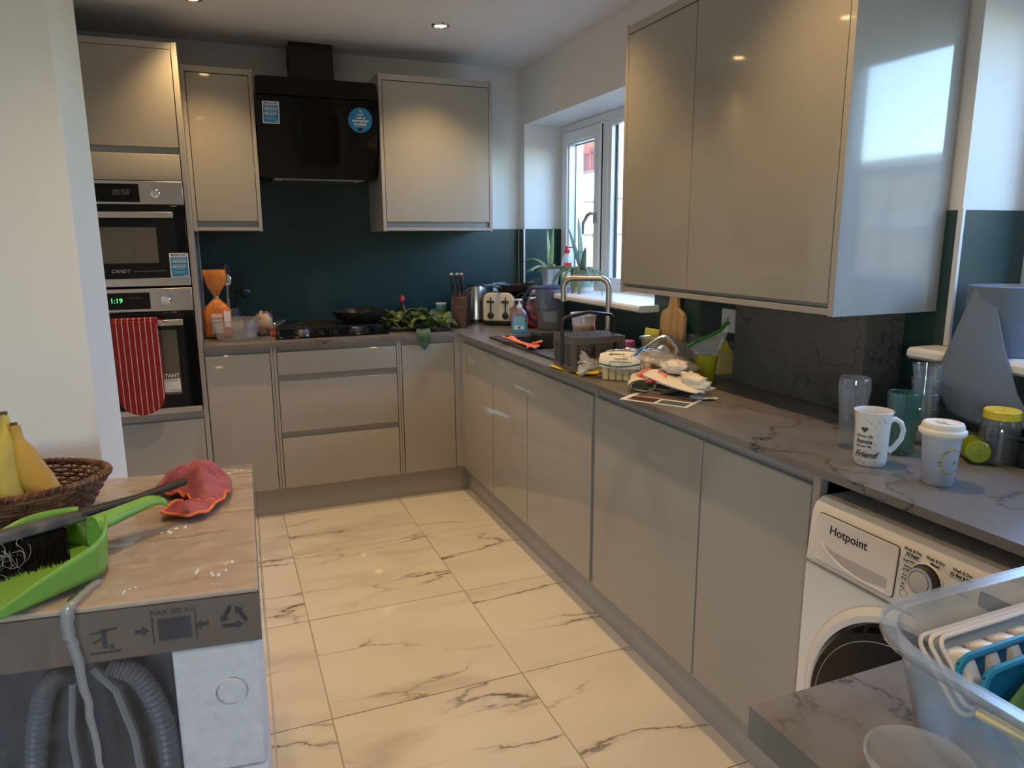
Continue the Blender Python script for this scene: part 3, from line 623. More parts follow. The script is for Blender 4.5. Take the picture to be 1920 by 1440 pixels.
# ================================================================== WASHING MACHINE
t = thing('washing_machine', 'white front-loading washer dryer under the worktop with black porthole door', 'washing machine', (.3, -2.885, 0)); washer = t
y0, y1 = -3.172, -2.580; xf_ = .012
pr = [(.58, -.018), (.02, -.018), (.012, -.01), (.012, .69), (.020, .80), (.028, .820), (.045, .832), (.58, .832)]
B().prism([(p[0], p[1]) for p in pr], 'y', y0, y1).build('body', wm_white, t, bev=.006, segs=3)
B().box(.006, y0+.001, .689, .0125, y1-.001, .6915).build('panel_seam', M('seam_grey', (.25, .24, .23), .6), t)
for k in range(14):
    pass
FN = Vector((-1, 0, .07)).normalized(); FU = Vector((.07, 0, 1)).normalized(); FRt = Vector((0, -1, 0))
def wp(y, z, d=0):
    x = .012+(z-.69)*.0727
    return Vector((x, y, z))+FN*d
def wslab(pts, d0, d1, mat, name, par, bev=0):
    n = len(pts); vs = [wp(p[0], p[1], d0) for p in pts]+[wp(p[0], p[1], d1) for p in pts]
    return B().add(vs, [tuple(range(n)), tuple(range(n, 2*n))[::-1]]+[(i, i+n, (i+1) % n+n, (i+1) % n) for i in range(n)]).build(name, mat, par, bev=bev)
def rrect(y0_, z0_, y1_, z1_, r, n=4):
    pts = []
    for cy, cz, a0 in ((y1_-r, z0_+r, -90), (y1_-r, z1_-r, 0), (y0_+r, z1_-r, 90), (y0_+r, z0_+r, 180)):
        for k in range(n+1): a = math.radians(a0+90*k/n); pts.append((cy+r*math.cos(a), cz+r*math.sin(a)))
    return pts
wslab(rrect(-2.8065, .7005, -2.6045, .8065, .008), .0002, .0010, M('seam_dark', (.03, .03, .03), .6), 'drawer_gap', t)
dr = wslab(rrect(-2.805, .702, -2.606, .805, .007), .0004, .0040, wm_white, 'detergent_drawer', t, bev=.001)
# scooped pull under the drawer: darker pocket and lip
pk = [(-2.63, .742), (-2.66, .735), (-2.79, .735), (-2.79, .716), (-2.74, .708), (-2.69, .710), (-2.655, .722)]
wslab(pk, .0042, .0048, M('scoop_grey', (.52, .51, .50), .35), 'scoop', dr)
lp = B().tube([wp(a, c_, .0046) for a, c_ in ((-2.62, .745), (-2.645, .727), (-2.68, .713), (-2.73, .706), (-2.79, .706))], .0022, 8); lp.build('lip', wm_white, dr)
text('Hotpoint', .026, wp(-2.688, .778, .0045), FRt, FU, ink, dr, bold=.0003)
# dial
kc = wp(-2.868, .766); b = B().lathe([(0, 0), (.033, 0), (.034, .004), (.0315, .006), (.0315, 0)], seg=32)
Rm = Matrix.Translation(kc) @ FN.to_track_quat('Z', 'Y').to_matrix().to_4x4()
b.xf(Rm).build('dial_ring', wm_white, t)
B().lathe([(.029, .002), (.027, .020), (.026, .021)], seg=32).xf(Rm).build('dial_skirt', M('dial_dark', (.05, .045, .045), .3), t)
B().lathe([(.0262, .0195), (.026, .0215), (.021, .022), (.020, .0205)], seg=32).xf(Rm).build('dial_bezel', steel, t)
B().lathe([(.020, .019), (.019, .023), (.012, .0245), (0, .0245)], seg=32).xf(Rm).build('dial_knob', M('dial_grey', (.55, .55, .55), .3), t)
for y_, z_, s_, sz, bo in ((-2.832, .809, 'Wash & Dry', .0085, .0002), (-2.832, .800, 'XS Rapid', .0085, .0002), (-2.829, .787, 'Rapid Wash', .0070, 0), (-2.826, .776, 'Intense', .0065, 0), (-2.826, .769, '60-90\u00b0C', .0065, 0),
                        (-2.822, .758, 'Eco', .0065, 0), (-2.822, .751, '40-60', .0065, 0), (-2.822, .740, 'Mix', .0065, 0), (-2.822, .733, '20\u00b0C', .0065, 0),
                        (-2.878, .809, 'Wash & Dry', .0085, .0002), (-2.878, .800, 'Mixed', .0085, .0002), (-2.930, .809, 'Wash & Dry', .0085, .0002), (-2.930, .800, 'XL Bed & Bath', .0085, .0002), (-2.935, .785, 'Cotton', .0070, 0), (-2.935, .771, 'Synthetics', .0070, 0)):
    text(s_, sz, wp(y_, z_, .0006), FRt, FU, ink, t, bold=bo, sx=.85)
b = B()
for ya, yb, z_ in ((-2.815, -2.852, .7945), (-2.815, -2.840, .782), (-2.905, -2.955, .7945), (-2.912, -2.955, .778), (-2.812, -2.834, .7645), (-2.812, -2.834, .746)):
    p0, p1 = wp(ya, z_, .0003), wp(yb, z_, .0003); b.hexa([p0, p1, p1+FU*.0005, p0+FU*.0005, p0+FN*.0003, p1+FN*.0003, p1+FN*.0003+FU*.0005, p0+FN*.0003+FU*.0005])
stuff(b.build('dial_lines', ink, t))
b = B().tube([wp(-2.826+.0075*math.cos(a*PI/10), .722+.0075*math.sin(a*PI/10), .0005) for a in range(20)], .0004, 4, closed=True); b.build('start_button', ink, t)
wslab(rrect(-3.10, .765, -2.965, .793, .004), .0003, .001, blackg, 'display', t)
# porthole
pc = Vector((.012, -2.884, .42)); Rx = Matrix.Translation(pc) @ Matrix.Rotation(-PI/2, 4, 'Y')
B().lathe([(.275, -.004), (.272, .006), (.257, .016), (.244, .014), (.240, -.002)], seg=64).xf(Rx).build('door_surround', wm_white, t)
B().lathe([(.239, -.002), (.238, .022), (.228, .033), (.17, .044), (.08, .050), (0, .052)], seg=64).xf(Rx).build('porthole_door', blackg, t)
B().tube([Rx @ Vector((.212*math.cos(a*PI/32), .212*math.sin(a*PI/32), .0365)) for a in range(64)], .0010, 5, closed=True).build('door_ring', M('ring_grey', (.3, .3, .3), .3), t)
b = B(); rnd = random.Random(3)
for k in range(16): yy, xx = rnd.choice((-2.64, -2.66, -2.70, -2.84))+rnd.uniform(-.012, .012), .050+rnd.uniform(0, .02); b.sphere((xx, yy, .8325), rnd.uniform(.0006, .0013), 6, 4)
stuff(b.build('crumbs', ink, t))
washer.location = Vector(washer.location)+Vector((-.047, -.006, .019))

# ================================================================== SHAPES FOR SMALL THINGS
def lathe_thing(name, label, cat, loc, prof, mat, seg=32, group=None, **k):
    """single-mesh turned thing"""
    o = B().lathe(prof, seg=seg, **k).build(name, mat, world=False); o.location = loc; return tag(o, label, cat, group)
def arc(c, r, a0, a1, n, plane='xz'):
    out = []
    for k in range(n+1):
        a = math.radians(a0+(a1-a0)*k/n); p, q = r*math.cos(a), r*math.sin(a)
        out.append(Vector(c)+(Vector((p, 0, q)) if plane == 'xz' else Vector((p, q, 0)) if plane == 'xy' else Vector((0, p, q))))
    return out
def poly_cloth(name, outline, zfn, mat, parent=None, rings=14, seg=64, thick=.003, world=True, sub=1):
    """soft flat thing: closed outline (list of xy, smoothed), height function of (x, y, t) with t=0 centre, 1 edge"""
    n = len(outline); cx = sum(p[0] for p in outline)/n; cy = sum(p[1] for p in outline)/n
    def pt(u):
        f = u*n; i = int(f) % n; k = f-int(f); p0, p1, p2, p3 = [Vector(outline[(i+q) % n][:2]) for q in (-1, 0, 1, 2)]
        return .5*((2*p1)+(-p0+p2)*k+(2*p0-5*p1+4*p2-p3)*k*k+(-p0+3*p1-3*p2+p3)*k**3)
    vs = [Vector((cx, cy, zfn(cx, cy, 0)))]; fs = []
    for r in range(1, rings+1):
        t_ = r/rings
        for s_ in range(seg):
            p = pt(s_/seg); x = cx+(p.x-cx)*t_; y = cy+(p.y-cy)*t_; vs.append(Vector((x, y, zfn(x, y, t_))))
    for s_ in range(seg): fs.append((0, 1+s_, 1+(s_+1) % seg))
    for r in range(rings-1):
        for s_ in range(seg): a = 1+r*seg; fs.append((a+s_, a+seg+s_, a+seg+(s_+1) % seg, a+(s_+1) % seg))
    b = B().add(vs, fs); edge = vs[1+(rings-1)*seg:]
    return b.build(name, mat, parent, world=world, solid=thick, sub=sub, ang=3), edge
def rot_to(loc, rx=0, ry=0, rz=0): return Matrix.Translation(loc) @ Matrix.Rotation(rz, 4, 'Z') @ Matrix.Rotation(ry, 4, 'Y') @ Matrix.Rotation(rx, 4, 'X')
ZT = .9145

# ================================================================== BACK WORKTOP
# --- gas hob
t = thing('gas_hob', 'black four-burner gas hob set into the worktop under the hood', 'hob', (-.66, .33, ZT))
B().box(-.955, .085, ZT+.0005, -.372, .555, ZT+.010).build('hob_plate', blackg, t, bev=.003)
stl = M('burner_alloy', (.50, .49, .47), .3, 1); iron = M('cast_iron', (.025, .025, .025), .55)
for (x, y, r) in ((-.80, .27, .034), (-.80, .45, .040), (-.50, .46, .034), (-.50, .30, .050)):
    bb = B().lathe([(r*1.5, 0), (r*1.5, .006), (r*1.15, .008), (r*1.1, .020), (r, .021), (0, .021)], (x, y, ZT+.010), 28).build('burner', stl, t)
    B().lathe([(r*.95, .0), (r*.98, .004), (r*.9, .009), (0, .010)], (x, y, ZT+.0312), 28).build('burner_cap', iron, bb)
for x0, x1 in ((-.945, -.665), (-.655, -.382)):
    b = B(); z = ZT+.046; y0_, y1_ = .190, .545; xm = (x0+x1)/2
    for yy in (y0_, (y0_+y1_)/2, y1_): b.box(x0, yy-.004, z-.008, x1, yy+.004, z)
    for xx in (x0, x1-.008): b.box(xx, y0_, z-.008, xx+.008, y1_, z)
    for yc in (.275, .45):
        b.box(xm-.004, yc-.085, z-.010, xm+.004, yc-.025, z+.001).box(xm-.004, yc+.025, z-.010, xm+.004, yc+.095, z+.001)
        b.box(x0, yc-.004, z-.010, xm-.03, yc+.004, z+.001).box(xm+.03, yc-.004, z-.010, x1, yc+.004, z+.001)
    for xx in (x0+.004, x1-.004):
        for yy in (y0_+.004, y1_-.004): b.cyl((xx, yy, ZT+.0105), (xx, yy, z-.004), .006, seg=8)
    stuff(b.build('pan_support', iron, t)) if False else b.build('pan_support', iron, t)
for x in (-.725, -.650, -.565, -.485):
    kx = B().lathe([(.017, 0), (.017, .004), (.013, .006), (.012, .022), (0, .023)], (x, .138, ZT+.0105), 20); kx.box(x-.0025, .124, ZT+.030, x+.0025, .152, ZT+.036); kx.build('knob', black, t)
# --- frying pan on the right burner
t = thing('frying_pan', 'black wok-shaped pan with its handle pointing at the room, on the hob', 'pan', (-.490, .29, ZT+.0475))
B().lathe([(0, 0), (.095, 0), (.128, .028), (.148, .066), (.1515, .068), (.150, .064), (.131, .028), (.094, .004), (0, .004)], seg=48).build('bowl', M('pan_black', (.018, .018, .018), .3), t, world=False)
b = B().tube([(-.03, -.138, .056), (-.032, -.165, .062), (-.036, -.21, .073), (-.040, -.245, .077)], [.009, .012, .014, .011], 12, flat=.7); b.build('handle', black, t, world=False)
B().lathe([(0, 0), (.05, 0), (.045, .012), (0, .015)], (-.06, .02, .006), 20).build('food_residue', M('white_sauce', (.55, .58, .62), .3), t, world=False)
# --- orange bread bag
orange = noisy(M('orange_film', (.75, .22, .03), .18, coat=.6), (.55, .15, .02), (.85, .30, .06), 9, bs=.6, bd=.01)
t = thing('bread_bag', 'orange plastic bread bag twisted shut beside the ovens', 'bread bag', (-1.222, .30, ZT))
def bag_fn(prof, seg=28, amp=.12, seed=3, sy=.75):
    vs = []; fs = []; n = len(prof)
    for i, (r, z) in enumerate(prof):
        for k in range(seg):
            a = 2*PI*k/seg; q = r*(1+amp*noise.noise(Vector((math.cos(a)*2.2, math.sin(a)*2.2, z*22+seed)))+.05*math.sin(a*7+z*40))
            ca, sa = math.cos(a), math.sin(a)
            e = .62; ca = math.copysign(abs(ca)**e, ca); sa = math.copysign(abs(sa)**e, sa)
            vs.append(Vector((q*ca, q*sa*sy, z+.006*noise.noise(Vector((ca*3, sa*3, i*.7+seed))))))
    for i in range(n-1):
        for k in range(seg): k2 = (k+1) % seg; fs.append((i*seg+k, i*seg+k2, (i+1)*seg+k2, (i+1)*seg+k))
    return B().add(vs, fs)
bag_fn([(0.0001, .003), (.064, .004), (.070, .02), (.070, .06), (.070, .11), (.066, .14), (.048, .168), (.022, .195), (.010, .208), (.012, .218), (.030, .245), (.048, .275), (.056, .305), (.060, .335), (.052, .352)], amp=.22).build('bag', orange, t, world=False, sub=1, ang=3)
B().box(-.030, -.0575, .03, .022, -.0560, .13).build('print', M('bag_print', (.80, .62, .50), .4), t, world=False)
text('TOASTIE', .013, (-1.226, .2415, ZT+.105), (1, 0, 0), (0, 0, 1), ink, t); text('WHITE', .012, (-1.226, .2415, ZT+.085), (1, 0, 0), (0, 0, 1), ink, t)
B().box(.030, -.0590, .06, .060, -.0570, .14).build('print', M('bag_print_white', (.85, .85, .86), .3), t, world=False)
B().lathe([(.012, .203), (.014, .208), (.013, .213)], seg=12).build('tie', chrome, t, world=False)
# --- utensil pot and utensils behind the bag
t = thing('utensil_pot', 'pot of utensils in the back corner behind the orange bag', 'utensil pot', (-1.165, .47, ZT))
B().lathe([(0, 0), (.050, 0), (.054, .14), (.051, .14), (.047, .005), (0, .005)], seg=28).build('pot', M('pot_grey', (.08, .10, .11), .25), t, world=False)
def utensil(name, label, cat, base, tip, head, mat, hm=None):
    u = thing(name, label, cat, base, group=None); d = (Vector(tip)-Vector(base)); B().tube([Vector((0, 0, 0)), d*.5, d], [.0055, .005, .0045], 8).build('handle', mat, u, world=False)
    h = head(d); h.build('head', hm or mat, u, world=False, bev=0); return u
def slotted(d):
    b = B(); q = d.normalized(); s_ = Vector((1, 0, 0)); o = d
    n_ = s_.cross(q)
    for k in range(5): p = o+s_*(-.032+k*.0145); b.hexa([p, p+s_*.007, p+s_*.007+n_*.003, p+n_*.003, p+q*.085, p+s_*.007+q*.085, p+s_*.007+q*.085+n_*.003, p+q*.085+n_*.003])
    for zz in (-.012, .085): p = o+s_*-.034+q*zz; b.hexa([p, p+s_*.068, p+s_*.068+n_*.003, p+n_*.003, p+q*.012, p+s_*.068+q*.012, p+s_*.068+q*.012+n_*.003, p+q*.012+n_*.003])
    return b
utensil('spatula', 'black slotted spatula standing in the utensil pot', 'spatula', (-1.15, .48, ZT+.01), (-1.115, .50, ZT+.23), slotted, black)
utensil('spoon', 'steel serving spoon standing in the utensil pot', 'spoon', (-1.175, .46, ZT+.01), (-1.165, .44, ZT+.26), lambda d: B().sphere(d+Vector((0, 0, .03)), (.026, .007, .036), 16, 10), chrome)
utensil('whisk', 'thin wire whisk sticking highest out of the utensil pot', 'whisk', (-1.16, .48, ZT+.01), (-1.16, .50, ZT+.30),
        lambda d: B().tube([d, d+Vector((-.014, 0, .03)), d+Vector((-.010, 0, .06)), d+Vector((0, 0, .075)), d+Vector((.010, 0, .06)), d+Vector((.014, 0, .03)), d], .0010, 5).tube([d, d+Vector((0, -.014, .03)), d+Vector((0, -.010, .06)), d+Vector((0, 0, .075)), d+Vector((0, .010, .06)), d+Vector((0, .014, .03)), d], .0010, 5), chrome)
utensil('ladle', 'dark blue ladle leaning out of the utensil pot to the right', 'ladle', (-1.145, .455, ZT+.01), (-1.085, .47, ZT+.20), lambda d: B().sphere(d+Vector((.012, 0, .02)), (.030, .024, .028), 16, 10), M('ladle_blue', (.03, .05, .09), .25))
# --- plastic bowl, small bag, glass lid
pl_clear = clear('plastic_clear', milky=.16, gloss=.08, rough=.08)
tag(lathe_thing('plastic_bowl', '', '', (-1.138, .195, ZT), [(0, .001), (.085, .001), (.098, .010), (.118, .098), (.126, .100), (.127, .104), (.122, .106), (.114, .099), (.095, .013), (.083, .004), (0, .004)], clear('bowl_plastic', milky=.20, gloss=.12, rough=.06, white=(.75, .75, .78)), 48), 'wide clear plastic bowl in front of the orange bread bag', 'bowl')
t = thing('snack_bag', 'small clear bag of bread rolls with red net, behind the plastic bowl', 'bag', (-1.000, .30, ZT))
B().sphere((0, 0, .06), (.045, .035, .055), 20, 12, .25, 3).build('rolls', noisy(M('bread_crust', rough=.7), (.55, .36, .18), (.75, .58, .38), 12), t, world=False)
B().sphere((0, 0, .065), (.050, .040, .064), 24, 14, .3, 4, 5).build('bag', clear('film_bag', milky=.12, gloss=.15, rough=.08, wr=.8, wscale=30), t, world=False)
b = B(); rnd = random.Random(5)
for k in range(9): x = .03+k*.0045; b.tube([(x-.01, -.035, .05), (x, -.045, .03), (x+rnd.uniform(-.006, .006), -.05, .003)], .0028, 6)
b.build('fringe', M('net_red', (.45, .10, .05), .5), t, world=False)
t = thing('pan_lid', 'round glass pan lid with steel rim leaning behind the hob corner', 'lid', (-.955, .33, ZT+.08)); mt = rot_to((0, 0, 0), .35, -.28)
B().lathe([(0, .022), (.05, .019), (.085, .006), (.088, .002)], seg=40).xf(mt).build('glass', clear('lid_glass', gloss=.12), t, world=False, solid=.003)
B().tube([mt @ Vector((.088*math.cos(a*PI/20), .088*math.sin(a*PI/20), 0)) for a in range(40)], .0025, 6, closed=True).build('rim', chrome, t, world=False)
B().lathe([(0, .022), (.010, .022), (.012, .04), (.018, .045), (.016, .055), (0, .056)], seg=16).xf(mt).build('knob', black, t, world=False)
# --- bottle, chard, jars
t = thing('bottle', 'dark bottle with a red cap behind the leafy greens', 'bottle', (-.222, .40, ZT))
B().lathe([(0, 0), (.030, 0), (.032, .01), (.032, .085), (.014, .125), (.013, .150), (0, .150)], seg=24).build('body', M('bottle_dark', (.02, .015, .012), .15), t, world=False)
B().lathe([(.0145, .150), (.0145, .168), (.008, .180), (0, .184)], seg=20).build('cap', M('cap_red', (.65, .03, .06), .3), t, world=False)
leafm = noisy(M('chard_leaf', rough=.45), (.030, .060, .010), (.11, .155, .030), 22, bs=.7, bd=.004); leafd = noisy(M('chard_leaf_dark', rough=.45), (.025, .065, .03), (.06, .11, .05), 30, bs=.8, bd=.004)
t = thing('leafy_greens', 'heap of green chard leaves right of the hob, one hanging over the edge', 'vegetables', (-.19, .17, ZT))
rnd = random.Random(11)
def leaf_bm(Ln, W, curl, wv, seed):
    def fn(u, v):
        x = (u-.5)*2; ww = W*math.sin(PI*min(1, v*.93+.05))**.7*(1-.25*v); z = curl*math.sin(v*PI*.9)*Ln+abs(x)*.35*ww+wv*math.sin(v*14+seed+x*3)*abs(x)
        return Vector((x*ww, v*Ln, z))
    return B().grid(fn, 8, 12)
for k in range(24):
    Ln = rnd.uniform(.12, .20); W = rnd.uniform(.036, .055); b = leaf_bm(Ln, W, rnd.uniform(.12, .4), .010, k)
    ang = rnd.uniform(-1, 1)*1.9-PI/2*0; px, py = rnd.uniform(-.13, .12), rnd.uniform(-.08, .08); pz = .012+.055*max(0, 1-(px/.16)**2)*rnd.uniform(.2, 1)
    b.xf(rot_to((px, py, pz), rnd.uniform(-.35, .15), rnd.uniform(-.5, .5), ang))
    for p in b.v: p.z = max(p.z, .004); p.y = max(-.15, p.y); p.x = max(-.21, min(.20, p.x))
    b.build('leaf', leafm if k % 3 else leafd, t, world=False, solid=.0012, ang=3)
b = leaf_bm(.17, .045, .0, .006, 2); b.v = [Vector((p.x-.02, -.115-.075*math.sin(min(1, p.y/.10)*PI/2) - .004, .022+p.z*.5-max(0, p.y-.05)*.85)) for p in b.v]; b.build('leaf', leafd, t, world=False, solid=.0012, ang=3)
for k in range(7): a = rnd.uniform(-.5, .5); x = .06+.02*k-.08; B().tube([(x, -.06, .008), (x+.03+a*.02, .0, .02), (x+.05, .07, .012)], .004, 6).build('stalk', M('stalk', (.45, .48, .25), .5), t, world=False)
t = thing('spice_jar', 'small tan jar with a lid behind the leafy greens', 'jar', (-.045, .40, ZT))
B().lathe([(0, 0), (.024, 0), (.025, .004), (.025, .050), (0, .050)], seg=24).build('body', M('jar_tan', (.32, .22, .12), .3), t, world=False); B().lathe([(.026, .050), (.026, .064), (.024, .066), (0, .066)], seg=24).build('lid', M('lid_gold', (.45, .38, .25), .4, .5), t, world=False)
t = thing('tumbler', 'tall teal blue cup with a pink pattern, left of the knife block', 'cup', (-.005, .345, ZT))
B().lathe([(0, 0), (.028, 0), (.031, .01), (.033, .13), (.031, .13), (.028, .01), (0, .006)], seg=32).build('body', M('cup_teal', (.10, .27, .33), .3), t, world=False)
B().lathe([(.0335, .127), (.0338, .134), (.0305, .134), (.0305, .128)], seg=32).build('rim', white, t, world=False)
b = B(); rnd = random.Random(2)
for k in range(10): a = rnd.uniform(-2.9, -.5); z = rnd.uniform(.008, .045); b.sphere((.0315*math.cos(a), .0315*math.sin(a), z), (.006, .006, .007), 8, 6)
b.build('pattern', M('pink_print', (.62, .32, .30), .4), t, world=False)
# --- knife block with three knives
dkw = noisy(M('dark_wood', rough=.32), (.030, .013, .008), (.075, .035, .020), 9, sc=(1, 1, .15))
lean = .22; t = thing('knife_block', 'dark brown wooden knife block in the corner beside the kettle', 'knife block', (.085, .25, ZT), rz=-.55)
pf = [(-.075, 0), (.060, 0), (.105, .150), (.085, .205), (-.045, .175), (-.050, .15)]
pf = [(-.080, 0), (.055, 0), (.085, .205), (-.050, .172)]
B().prism(pf, 'y', -.045, .045).xf(Matrix.Rotation(PI/2, 4, 'Z')).build('block', dkw, t, world=False, bev=.003)
text('SABATIER', .011, (.085, .25, ZT+.12), (1, 0, 0), (0, 0, 1), M('etched', (.25, .18, .12), .4), t)
for o in [c for c in t.children if c.name.startswith('lettering')]:
    o.data.transform(Matrix.Translation((0, -.0655, 0)) @ Matrix.Rotation(0, 4, 'X'))
for k, (dx, dy) in enumerate(((-.026, -.012), (.002, -.010), (.024, -.006))):
    kt = thing('kitchen_knife', ('leftmost', 'middle', 'rightmost')[k]+' of the three black-handled knives in the wooden block', 'knife', (0, 0, 0), group='knives in the block')
    kt.location = (.085+dx*1.25*math.cos(.55)-.004, .25+dy+dx*-.52+.03, ZT+.196); kt.rotation_euler = (.0, -.13, 0)
    B().box(-.0015, -.011, -.03, .0015, .011, .008).build('blade', chrome, kt, world=False)
    B().box(-.0085, -.011, .004, .0085, .011, .098).build('handle', black, kt, world=False, bev=.004)
    B().box(-.0095, -.012, .0985, .0095, .014, .113).build('butt_cap', M('brass_pale', (.62, .52, .38), .3, .8), kt, world=False, bev=.003)
    for zz in (.025, .052, .080): B().lathe([(0, .0), (.003, 0), (.003, .0008), (0, .001)], seg=10).xf(Matrix.Translation((.0085, 0, zz)) @ Matrix.Rotation(PI/2, 4, 'Y')).build('rivet', chrome, kt, world=False)
# --- kettle
t = thing('kettle', 'brushed steel electric kettle behind the knife block', 'kettle', (.250, .44, ZT))
B().lathe([(0, 0), (.072, 0), (.072, .02), (.069, .022)], seg=36).build('base', black, t, world=False)
B().lathe([(.069, .022), (.069, .03), (.060, .215), (.058, .22), (.0, .222)], seg=36).build('body', steel, t, world=False)
B().lathe([(.0585, .221), (.057, .229), (.02, .232), (0, .233)], seg=36).build('lid', black, t, world=False)
B().tube([(-.055, -.020, .21), (-.088, -.03, .195), (-.092, -.03, .12), (-.070, -.025, .05)], [.010, .012, .012, .010], 10).build('handle', black, t, world=False)
# --- toaster (end panel faces the room)
cream = M('cream_enamel', (.76, .68, .50), .22, coat=.4)
t = thing('toaster', 'cream toaster with dark knobs and levers, frying pan resting on top', 'toaster', (.372, .295, ZT), rz=-.68)
def rsec(w_, h_, r, n=5, z0=0): 
    pts = [(-w_/2, z0), (w_/2, z0)]
    for cx, a0 in ((w_/2-r, 0), (-w_/2+r, 90)):
        for k in range(n+1): a = math.radians(a0+90*k/n); pts.append((cx+r*math.cos(a), h_-r+r*math.sin(a)))
    return pts
B().prism(rsec(.190, .192, .045, 5, .025), 'y', -.115, -.085).build('end_panel', cream, t, world=False, bev=.008, segs=3)
B().prism(rsec(.190, .192, .045, 5, .025), 'y', .115, .145).build('end_panel', cream, t, world=False, bev=.008, segs=3)
B().prism(rsec(.184, .188, .042, 5, .027), 'y', -.0845, .1145).build('shell', M('polished_steel', (.62, .62, .62), .16, 1), t, world=False)
B().box(-.100, -.105, .004, .100, .135, .0245).build('base', black, t, world=False, bev=.004)
for x in (-.062, -.022, .022, .062): B().box(x-.010, -.07, .1875, x+.010, .10, .1895).build('slot', black, t, world=False)
for x in (-.045, .045):
    B().box(x-.004, -.1165, .06, x+.004, -.1152, .165).build('lever_slot', darkgap, t, world=False)
    B().box(x-.020, -.135, .132, x+.020, -.1166, .146).build('lever', black, t, world=False, bev=.003)
    B().lathe([(.020, 0), (.020, .006), (.014, .008), (.013, .020), (0, .021)], seg=18).xf(Matrix.Translation((x, -.1155, .058)) @ Matrix.Rotation(PI/2, 4, 'X')).build('dial', black, t, world=False)
t = thing('frying_pan', 'black frying pan lying on top of the toaster, handle to the left', 'pan', (.430, .250, ZT+.1925))
B().lathe([(0, 0), (.092, 0), (.110, .012), (.122, .042), (.125, .043), (.123, .038), (.112, .013), (.090, .004), (0, .004)], seg=44).build('bowl', M('pan_black', (.018, .018, .018), .3), t, world=False)
B().tube([(-.105, -.04, .022), (-.135, -.055, .034), (-.18, -.075, .045), (-.245, -.105, .046)], [.009, .012, .013, .011], 12, flat=.7).build('handle', M('handle_softgrey', (.06, .065, .075), .35), t, world=False)
# --- double socket on the back wall behind the toaster
def socket(cx, cy, cz, side, label, w_=.086, h_=.086, n=1):
    t = thing('wall_socket', label, 'socket', (cx, cy, cz))
    if side == 'b':
        B().box(-w_/2, -.008, -h_/2, w_/2, 0, h_/2).build('plate', white, t, world=False, bev=.003)
        f = lambda x, z, a, c: B().box(x-a/2, -.0088, z-c/2, x+a/2, -.0082, z+c/2)
    else:
        B().box(-.008, -w_/2, -h_/2, 0, w_/2, h_/2).build('plate', white, t, world=False, bev=.003)
        f = lambda x, z, a, c: B().box(-.0088, -x-a/2, z-c/2, -.0082, -x+a/2, z+c/2)
    for q in range(n):
        ox = 0 if n == 1 else -.036+.072*q
        for x, z, a, c in ((0, .008, .005, .010), (-.012, -.015, .007, .005), (.012, -.015, .007, .005)): f(ox+x, z, a, c).build('pin_hole', ink, t, world=False)
        if n == 1: f(.0, .030, .012, .016).build('switch', white, t, world=False)
    return t
socket(.455, YW-.0065, 1.098, 'b', 'white socket on the back wall behind the toaster')
socket(XW-.0065, -1.540, 1.100, 'r', 'white wall socket between the chopping board and the marble boxing', .15, .090, 2)
B().box(.46, .575, 1.07, .49, .594, 1.095) if False else None

# ================================================================== SINK AND TAP
sinkm = M('sink_composite', (.060, .060, .066), .42)
t = thing('sink', 'dark grey composite inset sink with drainer behind the orange glove', 'sink', (.28, -.70, ZT))
b = B(); r0, r1 = .0005, .0065; X0, X1_, Y0, Y1 = .060, .515, -1.140, -.295; bx0, bx1, by0, by1 = .115, .455, -.800, -.345
b.box(X0, Y0, ZT+r0, bx0, Y1, ZT+r1).box(bx1, Y0, ZT+r0, X1_, Y1, ZT+r1).box(bx0, by1, ZT+r0, bx1, Y1, ZT+r1).box(bx0, Y0, ZT+r0, bx1, by0, ZT+r1)
for x, xx in ((X0, X0+.012), (X1_-.012, X1_)): b.box(x, Y0, ZT+r1, xx, Y1, ZT+r1+.003)
b.box(X0+.012, Y1-.012, ZT+r1, X1_-.012, Y1, ZT+r1+.003)
b.build('rim', sinkm, t, bev=.002)
b = B(); zb = .735
b.box(bx0-.006, by0-.006, zb, bx0, by1+.006, ZT).box(bx1, by0-.006, zb, bx1+.006, by1+.006, ZT).box(bx0, by1, zb, bx1, by1+.006, ZT).box(bx0, by0-.006, zb, bx1, by0, ZT).box(bx0, by0, zb-.006, bx1, by1, zb)
b.build('basin', sinkm, t)
b = B()
for k in range(7): b.box(bx0+.03+k*.042, Y0+.03, ZT+r1, bx0+.036+k*.042, by0-.03, ZT+r1+.003)
stuff(b.build('drainer_ribs', sinkm, t))
B().lathe([(.045, .001), (.040, .003), (.012, .001), (0, .001)], (.285, -.57, zb), 28).build('plughole', chrome, t)
t = thing('mixer_tap', 'brushed steel inverted-U kitchen tap standing behind the sink', 'tap', (.487, -.765, ZT+.0095))
d_ = Vector((-.80, .60, 0)).normalized()
B().lathe([(0, 0), (.024, 0), (.024, .012), (.019, .014), (.019, .070), (.0155, .072)], seg=24).build('base', tapm, t, world=False)
H = .305; Rb = .045; Wd = .215; path = [Vector((0, 0, .07)), Vector((0, 0, H-Rb))]
for k in range(1, 7): a = PI/2*k/6; path.append(d_*(Rb-Rb*math.cos(a))+Vector((0, 0, H-Rb+Rb*math.sin(a))))
for k in range(0, 7): a = PI/2*k/6; path.append(d_*(Wd-Rb+Rb*math.sin(a))+Vector((0, 0, H-Rb+Rb*math.cos(a))))
path.append(d_*Wd+Vector((0, 0, H-.11)))
B().tube(path, .0145, 18).build('spout', tapm, t, world=False)
B().tube([(0, 0, .045), (-.02, .03, .05), (-.045, .055, .052)], [.009, .008, .007], 10).tube([(-.042, .052, .050), (-.044, .054, .10)], .006, 10).build('lever', chrome, t, world=False)
